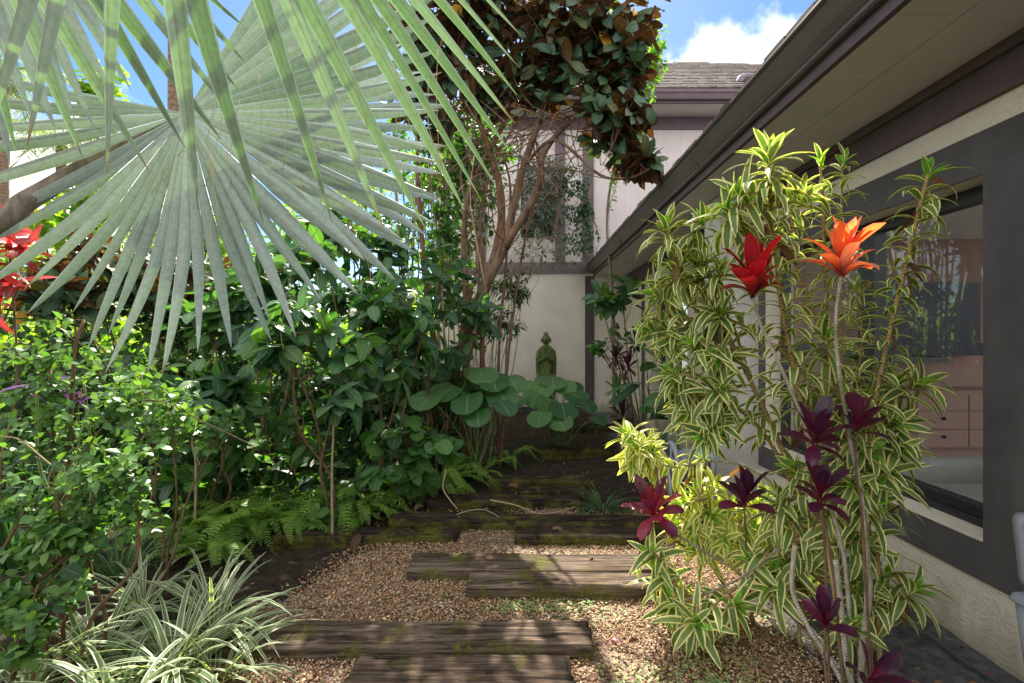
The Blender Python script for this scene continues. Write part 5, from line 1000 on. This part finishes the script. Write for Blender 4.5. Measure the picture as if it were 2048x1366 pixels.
# ------------------------------------------------------------------ background
def feather_palm(label, px, Y, ztop, py_crown, R, nf, sd, tr_r, lean=0.0, K='palmtrunk'):
    seed(900 + sd); base = G(px, Y); o = thing('feather_palm', label, 'palm tree', base); c = P(px + lean, py_crown, Y)
    b = MB(); q = smooth([base + [0, 0, -.2], base * .5 + c * .5, c], 10); b.tube(q, np.linspace(tr_r * 1.15, tr_r, len(q)), 12); b.build('trunk', K_[K], o); fo, st = MB(), MB()
    for k in range(nf):
        a = U(0, 6.28); e = U(-.2, 1.3); h = np.array([math.cos(a), math.sin(a), 0]); l = R * U(.8, 1.15)
        p = [c + h * l * t * math.cos(e * (1 - t * .4)) + UP * l * (t * math.sin(e) - t * t * U(.55, .75)) for t in np.linspace(0, 1, 6)]; q = smooth(p, 4); st.tube(q, np.linspace(.02, .006, len(q)), 4, False); B, D = [], []
        for i in range(46):
            cc, tg = pick(q, .1 + .89 * i / 46); s = nrm(np.cross(tg, UP))
            for sg in (-1, 1): B.append(cc); D.append(s * sg + tg * .5 + np.array([0, 0, -.35]) + rng.normal(0, .15, 3))
        fo.leaves(B, nrm(np.array(D)), nrm(UP + rng.normal(0, .2, (len(B), 3))), U(.35, .5, len(B)) * R / 2.4, .035 * R / 2.4, U(.3, 1.0, len(B)), .1, strap, 2)
    st.build('frond_stem', K_['green'], o); fo.build('fronds', L_['farpalm'], o)
feather_palm('distant feather palm with a reddish trunk behind the big silver leaf', 122, 19, 7, 290, 2.6, 30, 1, .16)
feather_palm('distant feather palm with sunlit hanging fronds at the upper left edge', 5, 15, 9, 150, 2.5, 26, 2, .15)
feather_palm('tall palm with a shaggy trunk rising out of the picture behind the silver leaf', 346, 8.5, 9, -330, 1.9, 18, 3, .085, 3)
feather_palm('low dark feather palm behind the bronze shrub', 330, 9.5, 3, 455, 1.5, 24, 4, .1)
for k, (lab, px, Y, bl, nt) in enumerate((('bright round leaved tree in the sun behind the silver leaf tips', 170, 7.5, ((120, 440, 7.4, (.8, .6, .5), 1), (210, 180, 7.6, (.35, .4, .8), .5), (190, 390, 7.5, (.5, .5, .4), .8)), 60),
      ('tall yellow green shrub in the sun behind the thicket of stems', 730, 9.0, ((720, 400, 9, (1.2, .8, .9), 1), (860, 340, 9, (.9, .6, .9), 1), (600, 450, 9, (1.2, .8, .9), 1), (900, 500, 8.6, (.7, .5, .9), .8)), 170),
      ('sunny yellow green shrub beyond the bronze shrub', 330, 8.5, ((300, 520, 8.4, (1.3, .8, .7), 1), (450, 480, 8.6, (1.1, .8, .8), 1), (150, 560, 8, (1.1, .8, .7), 1), (20, 500, 8, (.9, .8, .7), 1)), 190))):
    bush('sunny_shrub', lab, 'shrub', G(px, Y), Bt(*bl), nt, 14, .16 if k == 0 else .13, .11 if k == 0 else .07, 'hedge', 'brown', roundl if k == 0 else ovate, 3, nst=6, stem_r=.025, sd=110 + k, tw=.005, jit=.6, group='sunlit shrubs beyond the bed')
seed(77)
b = MB(); n = 15000; x = U(-16, -1.9, n); y = U(9.5, 14, n); hmax = 2.2 + .5 * np.sin(x * 1.7) + .35 * np.sin(x * 4.1 + 1); z = hmax * np.power(U(0, 1, n), .7)
b.leaves(np.stack([x, y, z], -1), nrm(rng.normal(0, 1, (n, 3)) + [0, -.3, -.3]), nrm(rng.normal(0, .7, (n, 3)) + UP), U(.14, .28, n), U(.07, .13, n), U(.1, .8, n), .15, ovate, 2)
tag(kind(b.build('foliage_mass', L_['hedge']), 'stuff'), 'far mass of sunlit yellow green foliage beyond the garden', 'foliage')
b = MB(); n = 15000; x = U(-7.5, -.75, n); y = U(3.9, 8.6, n); kk = (x < -1.25) | (y > 5.2); x, y = x[kk], y[kk]; n = len(x); z = np.interp(y, [3.9, 4.6, 6, 8.6], [.16, .45, 1.1, 1.4]) * (1 + .25 * np.sin(x * 2.1)) * np.power(U(0, 1, n), .8)
b.leaves(np.stack([x, y, z], -1), nrm(rng.normal(0, 1, (n, 3)) + [0, -.3, -.4]), nrm(rng.normal(0, .6, (n, 3)) + UP), U(.10, .2, n), U(.04, .085, n), U(.1, .8, n), .15, ovate, 2)
tag(kind(b.build('ground_cover', L_['darkfill']), 'stuff'), 'dark leafy ground cover filling the back of the left bed', 'ground cover')
# litter, clover and weeds
seed(78); n = 2600; x = U(-3.2, 1.6, n); y = U(2.0, 9.8, n); k = (in_path(x, y) < U(-.3, .12, n)) & ~((x > 1.4) & (y < 3)); x, y = x[k], y[k]; x = np.concatenate([x, U(1.3, 2.15, 420), U(-1.3, 1.3, 620)]); y = np.concatenate([y, U(1.6, 4.4, 420), U(1.9, 4.1, 620)]); n = len(x)
b = MB(); b.leaves(np.stack([x, y, U(.002, .03, n)], -1), nrm(np.stack([rng.normal(0, 1, n), rng.normal(0, 1, n), rng.normal(.05, .2, n)], -1)), nrm(rng.normal(0, .3, (n, 3)) + UP), U(.015, .06, n) * np.where(x > 1.3, .7, 1.15), U(.006, .024, n), rng.normal(.3, .7, n), .25, ovate, 3, None, .1)
tag(kind(b.build('leaf_litter', L_['dry']), 'stuff'), 'brown leaf litter covering the soil along the walk', 'leaf litter')
def sprout_patch(name, label, spots, leaf, sd, L=.0075):
    seed(sd); b = MB()
    for (px, Y, rx, ry, cnt) in spots:
        c = G(px, Y); n = int(cnt * .7); r = np.sqrt(U(0, 1, n)); a = U(0, 6.28, n); bx = c[0] + r * np.cos(a) * rx; by = c[1] + r * np.sin(a) * ry; q = 4
        bx, by = np.repeat(bx, q), np.repeat(by, q); az = np.tile(np.arange(q) * 1.57, n) + np.repeat(U(0, 6, n), q); hz = np.repeat(U(.012, .034, n), q)
        b.leaves(np.stack([bx, by, hz], -1), np.stack([np.cos(az), np.sin(az), U(.1, .6, len(az))], -1), UP, U(L * .7, L * 1.3, len(az)), L * .8, U(.2, .8, len(az)), .1, roundl, 2)
    tag(kind(b.build(name, L_[leaf]), 'stuff'), label, 'weeds')
sprout_patch('weeds', 'tiny pale green weeds growing through the gravel', [(1090, 2.66, .26, .06, 300), (1180, 2.58, .2, .12, 160), (1020, 2.62, .16, .04, 70), (1440, 2.2, .2, .16, 260), (1350, 2.05, .2, .12, 220), (1520, 2.45, .2, .2, 170), (1250, 2.12, .16, .1, 90), (980, 3.55, .1, .05, 16), (860, 2.7, .3, .2, 40), (740, 3.0, .3, .2, 50), (1480, 2.0, .2, .1, 200)], 'clover', 79)
# single fallen leaves
def fallen(label, px, py, Y, L, ang, leaf, curl, tilt=.15, z=.012):
    p = P(px, py, Y); p[2] = z; b = MB(); b.leaves([p], [(math.cos(ang), math.sin(ang), tilt)], [(.1, -.3, 1)], L, L * .5, curl, .3, ovate, 8, None, .25); tag(b.build('fallen_leaf', L_[leaf]), label, 'leaf', 'single fallen leaves on the walk')
seed(80)
fallen('large curled brown leaf standing on the gravel by the rotten timber', 707, 1100, 3.4, .13, 1.45, 'dry', .7, 1.2)
fallen('brown leaf lying on the half shaded timber', 972, 1118, 3.08, .07, .2, 'dry', .8, .1, .09)
fallen('brown leaf at the right end of the half shaded timber', 1180, 1120, 3.08, .05, 1.1, 'dry', .8, .2, .09)
fallen('dark brown leaf on the greyish short timber', 1105, 1058, 3.58, .10, .1, 'dry', .8, .1, .082)
fallen('rusty curled leaf at the mossy end of the black timber', 830, 1010, 4.0, .12, .9, 'dry', 1.2, .5, .08)
fallen('orange brown leaf at the left of the short dark timber', 1018, 975, 4.65, .14, .2, 'dry', 1.1, .2, .075)
fallen('reddish leaf in the litter before the large leaved plant', 1020, 940, 5.1, .10, .7, 'dry', 1.0, .3)
fallen('crimson fallen leaf on the gravel near the striped clump', 725, 1125, 3.2, .06, .6, 'cord_red', .6, .2)
fallen('heap of crumpled brown leaf at the corner of the cracked timber', 893, 1183, 2.82, .10, .3, 'dry', 1.6, .3)
fallen('magenta narrow leaf on the gravel at the right', 1222, 1280, 2.38, .07, -.8, 'cord_pink', .4, .1)
fallen('brown leaf on the gravel in front of the cracked timber', 1080, 1197, 2.72, .07, -.1, 'dry', 1.0, .1)

# ------------------------------------------------------------------ statue on its plinth
def stone():
    m, nt, N, out = newmat('mossy_stone'); p = N('NewGeometry').outputs['Position']
    n = N('TexNoise', i={'Vector': N('Mapping', i={'Vector': p, 'Scale': (1, 1, .45)}).outputs[0], 'Scale': 9.0, 'Detail': 7.0, 'Roughness': .65}).outputs['Fac']
    c = ramp(N, n, [(.3, lin(54, 60, 30)), (.48, lin(88, 98, 50)), (.62, lin(116, 122, 80)), (.78, lin(170, 166, 142))])
    bs = N('BsdfPrincipled', i={'Base Color': c, 'Roughness': .9}); f = N('TexNoise', i={'Vector': p, 'Scale': 60.0, 'Detail': 5.0}).outputs['Fac']
    bu = N('Bump', i={'Height': f, 'Strength': .6, 'Distance': .006}); nt.links.new(bu.outputs[0], bs.inputs['Normal']); nt.links.new(bs.outputs[0], out.inputs[0]); return m
M['stone'] = stone(); seed(90)
SY = 8.9; sb = G(1092, SY, 0); top = P(1092, 669, SY)[2]; H = 1.22; zb_ = top - H
stt = thing('statue', 'mossy green stone statue of a standing robed figure with joined hands before the pale wall', 'statue', sb)
b = MB(); prof = np.array([(0, .155, .11), (.03, .158, .112), (.25, .150, .105), (.45, .148, .10), (.58, .150, .095), (.68, .152, .09), (.76, .150, .085), (.80, .128, .078), (.825, .085, .066), (.838, .05, .05), (.862, .048, .05)])
ng = 40; an = np.arange(ng) * 2 * PI / ng; V = []
zs = np.linspace(0, .862, 46)
for z in zs:
    rx, ry = np.interp(z, prof[:, 0], prof[:, 1]), np.interp(z, prof[:, 0], prof[:, 2]); fo = .045 * max(0, (.62 - z)) / .62
    fr = 1 + fo * np.sin(an * 9) + fo * .7 * np.sin(an * 5 + 1)
    V.append(np.stack([rx * np.cos(an) * fr, ry * np.sin(an) * fr, np.full(ng, z * H)], -1))
def loft(b, V, c):
    V = np.array(V); m, n = V.shape[:2]; i = np.arange(m - 1)[:, None] * n; j = np.arange(n)[None]; k = (j + 1) % n
    b.add(V.reshape(-1, 3) + c, np.stack([i + j, i + k, i + n + k, i + n + j], -1).reshape(-1, 4))
c0 = np.array([sb[0], sb[1], zb_]); loft(b, V, c0)
# head: face to the camera, topknot, long ears
V = []
hz = np.linspace(-.5, .74, 40)
for z in hz:
    r = math.sqrt(max(0, 1 - (z / .52) ** 2)) if z < .34 else 0
    base_r = .083 * r
    if z >= .30: base_r = max(base_r, .052 * math.sqrt(max(0, 1 - ((z - .34) / .40) ** 2)) if z > .34 else base_r)
    face = np.where(np.sin(an) < -.2, 1.0, 1.0); x, y = base_r * .92 * np.cos(an), base_r * 1.08 * np.sin(an)
    nose = .014 * np.exp(-((z + .08) / .09) ** 2) * np.exp(-((an - 1.5 * PI) / .16) ** 2); brow = .006 * np.exp(-((z - .08) / .05) ** 2) * np.exp(-((an - 1.5 * PI) / .7) ** 2); eye = -.007 * np.exp(-((z - .0) / .04) ** 2) * (np.exp(-((an - 1.5 * PI - .38) / .16) ** 2) + np.exp(-((an - 1.5 * PI + .38) / .16) ** 2)); mouth = .005 * np.exp(-((z + .25) / .035) ** 2) * np.exp(-((an - 1.5 * PI) / .25) ** 2)
    y = y - (nose + brow + eye + mouth) * (base_r > .02)
    V.append(np.stack([x, y, np.full(ng, z * .19)], -1))
loft(b, V, c0 + [0, 0, H * .845 + .098])
for sg in (-1, 1):
    b.tube(smooth([c0 + [sg * .080, .0, H * .845 + .125], c0 + [sg * .086, -.005, H * .845 + .085], c0 + [sg * .080, -.005, H * .845 + .035]], 5), [.008, .011, .012, .012, .012, .011, .01, .01, .01, .01, .008], 8)
    sh, el, ha = c0 + [sg * .128, -.02, H * .765], c0 + [sg * .148, -.045, H * .60], c0 + [sg * .018, -.118, H * .655]
    q = smooth([sh, el, ha], 7); b.tube(q, np.interp(np.linspace(0, 1, len(q)), [0, .5, 1], [.042, .042, .022]), 10)
    slv = smooth([el, el + [0, .01, -.18], el + [-sg * .012, .02, -.36], el + [-sg * .01, .03, -.60]], 6); b.tube(slv, np.linspace(.045, .034, len(slv)), 10)
    for f in range(4): b.tube(smooth([c0 + [sg * .010, -.122, H * .645 + f * .006], c0 + [sg * .010, -.128 + f * .004, H * .69], c0 + [sg * .006, -.124 + f * .005, H * .725 - abs(f - 1.5) * .006]], 3), [.009, .009, .009, .008, .008, .007, .006], 6)
    b.tube([c0 + [sg * .012, -.128, H * .655], c0 + [sg * .010, -.142, H * .69]], [.009, .007], 6)
b.build('figure', M['stone'], stt)
b = MB(); b.lathe([(0, -.05), (.2, -.05), (.2, .06), (.17, .09), (.17, zb_ - .05), (.19, zb_ - .03), (.19, zb_), (0, zb_)], (sb[0], sb[1], 0), 24); b.build('plinth', M['stone'], stt)

# ------------------------------------------------------------------ hose reel, planks, hose, plastic chair
M['greyplastic'] = plain('grey_plastic', lin(150, 156, 164), .45, .06, 12, .05, 60, spec=.4); M['chair'] = plain('pale_grey_plastic', lin(138, 142, 148), .45, .04, 8, .06, 80, spec=.4)
M['oldwood'] = plain('weathered_plank', lin(136, 126, 106), .85, .2, 12, .4, 60, streak=(30, 30, 2), c2=lin(88, 82, 62)); M['hose'] = plain('black_hose', lin(62, 66, 70), .4, .1, 20, spec=.5)
RY = 4.2; hc = P(1343, 926, RY); reel = thing('hose_reel', 'grey plastic garden hose reel wound with hose beside the pier', 'hose reel', (hc[0] + .15, RY, 0))
for k, dx in enumerate((0, .30)):
    b = MB(); ring = [hc + np.array([dx, .17 * math.cos(a), .17 * math.sin(a)]) for a in np.linspace(0, 2 * PI, 33)]; b.tube(ring, .022, 8, False); b.lathe([(0, -.02), (.05, -.02), (.05, .02), (0, .02)], hc + [dx, 0, 0], 14, (1, 0, 0))
    for q in range(5): a = q * 1.2566 + .3; b.tube([hc + [dx, 0, 0], hc + np.array([dx, .165 * math.cos(a), .165 * math.sin(a)])], .014, 6)
    b.build('side_wheel', M['greyplastic'], reel)
b = MB(); co_ = [hc + np.array([.03 + .24 * k / 360, (.10 + .012 * (k // 120)) * math.cos(k * PI / 15), (.10 + .012 * (k // 120)) * math.sin(k * PI / 15)]) for k in range(361)]; b.tube(co_, .013, 6); b.build('wound_hose', M['greyplastic'], reel)
b = MB()
for dx in (-.03, .33):
    for dy in (-.16, .16): b.tube([hc + [dx, 0, 0], np.array([hc[0] + dx, RY + dy, .0])], .013, 6)
b.tube([np.array([hc[0] - .03, RY - .16, .012]), np.array([hc[0] + .33, RY - .16, .012])], .012, 6); b.build('stand', M['greyplastic'], reel)
def plank(label, p, q, w, t, nrmv=(0, -1, 0)):
    p, q = np.asarray(p), np.asarray(q); d = nrm(q - p); nv = nrm(np.asarray(nrmv, float) - d * np.dot(nrmv, d)); s = np.cross(d, nv); b = MB(); V = []
    for e in (p, q):
        for (i, j) in ((-1, -1), (1, -1), (1, 1), (-1, 1)): V.append(e + s * w / 2 * i + nv * t / 2 * j)
    b.add(V, [(0, 1, 2, 3), (7, 6, 5, 4), (0, 4, 5, 1), (1, 5, 6, 2), (2, 6, 7, 3), (3, 7, 4, 0)]); return tag(b.build('plank', M['oldwood'], None, False), label, 'plank')
plank('weathered plank leaning beside the hose reel', P(1296, 842, 4.35), np.array([tx(1362, 4.1), 4.1, .0]), .09, .035)
plank('horizontal weathered board behind the leaning plank', P(1292, 851, 4.42), P(1440, 851, 4.42), .10, .035)
b = MB(); q = smooth([(1.15, 3.6, .02), (1.5, 3.0, .015), (1.62, 2.7, .012), P(1700, 1100, 2.6) * [1, 1, 0] + [0, 0, .012], P(1830, 1235, 2.45) * [1, 1, 0] + [0, 0, .014], (2.02, 2.2, .014), (2.08, 1.9, .014)], 10); b.tube(q, .009, 8); tag(b.build('garden_hose', M['hose']), 'thin black hose lying on the dark soil along the wall', 'hose')
ch = thing('plastic_chair', 'pale grey plastic chair cut by the right edge of the photo', 'chair', (2.02, 1.72, 0))
def rpanel(b, c, w, h, t, tilt=0.0):
    "rounded upright panel in the xz plane, w by h, thickness t along y"
    r = .035; o = []
    for cx, cz, a0 in ((w / 2 - r, h / 2 - r, 0), (-w / 2 + r, h / 2 - r, 90), (-w / 2 + r, -h / 2 + r, 180), (w / 2 - r, -h / 2 + r, 270)):
        for k in range(6): a = math.radians(a0 + 18 * k); o.append((cx + r * math.cos(a), cz + r * math.sin(a)))
    o = np.array(o); V = [np.stack([o[:, 0] * s, np.full(len(o), y), o[:, 1] * s], -1) for s, y in ((.94, -t / 2), (1, -t / 2 + .008), (1, t / 2 - .008), (.94, t / 2))]
    V = np.array(V); V[..., 1] += V[..., 2] * tilt; m = len(o); Q = [(k * m + i, (k + 1) * m + i, (k + 1) * m + (i + 1) % m, k * m + (i + 1) % m) for k in range(3) for i in range(m)]
    T = [(0, k + 1, k) for k in range(1, m - 1)][::-1] + [(3 * m, 3 * m + k, 3 * m + k + 1) for k in range(1, m - 1)][::-1]
    b.add(V.reshape(-1, 3) + c, Q, T)
xl_ = P(2029, 0, 1.95)[0]
b = MB(); rpanel(b, np.array([xl_ + .25, 1.95, (P(0, 1033, 1.95)[2] + P(0, 1170, 1.95)[2]) / 2]), .46, .29, .05, .12); b.build('backrest', M['chair'], ch)
b = MB(); rpanel(b, np.array([xl_ + .25, 1.918, (P(0, 1045, 1.95)[2] + P(0, 1165, 1.95)[2]) / 2]), .38, .21, .02, .12); b.build('back_panel', M['chair'], ch)
zs_ = P(0, 1187, 1.95)[2]
b = MB(); rbox(b, xl_ + .0, xl_ + .48, 1.48, 1.99, zs_ - .035, zs_, .03); b.build('seat', M['chair'], ch)
for sx in (.05, .42):
    for sy in (1.54, 1.95):
        b = MB(); top_, bot_ = np.array([xl_ + sx, sy, zs_ - .03]), np.array([xl_ + sx + (.04 if sx < .2 else -.0), sy, -.01]); b.tube([top_, bot_], [.036, .022], 10); b.build('leg', M['chair'], ch)
for sx in (.08, .41):
    b = MB(); b.tube([(xl_ + sx, 1.965, zs_ - .02), (xl_ + sx, 1.955, zs_ + .10)], .02, 8); b.build('support', M['chair'], ch)
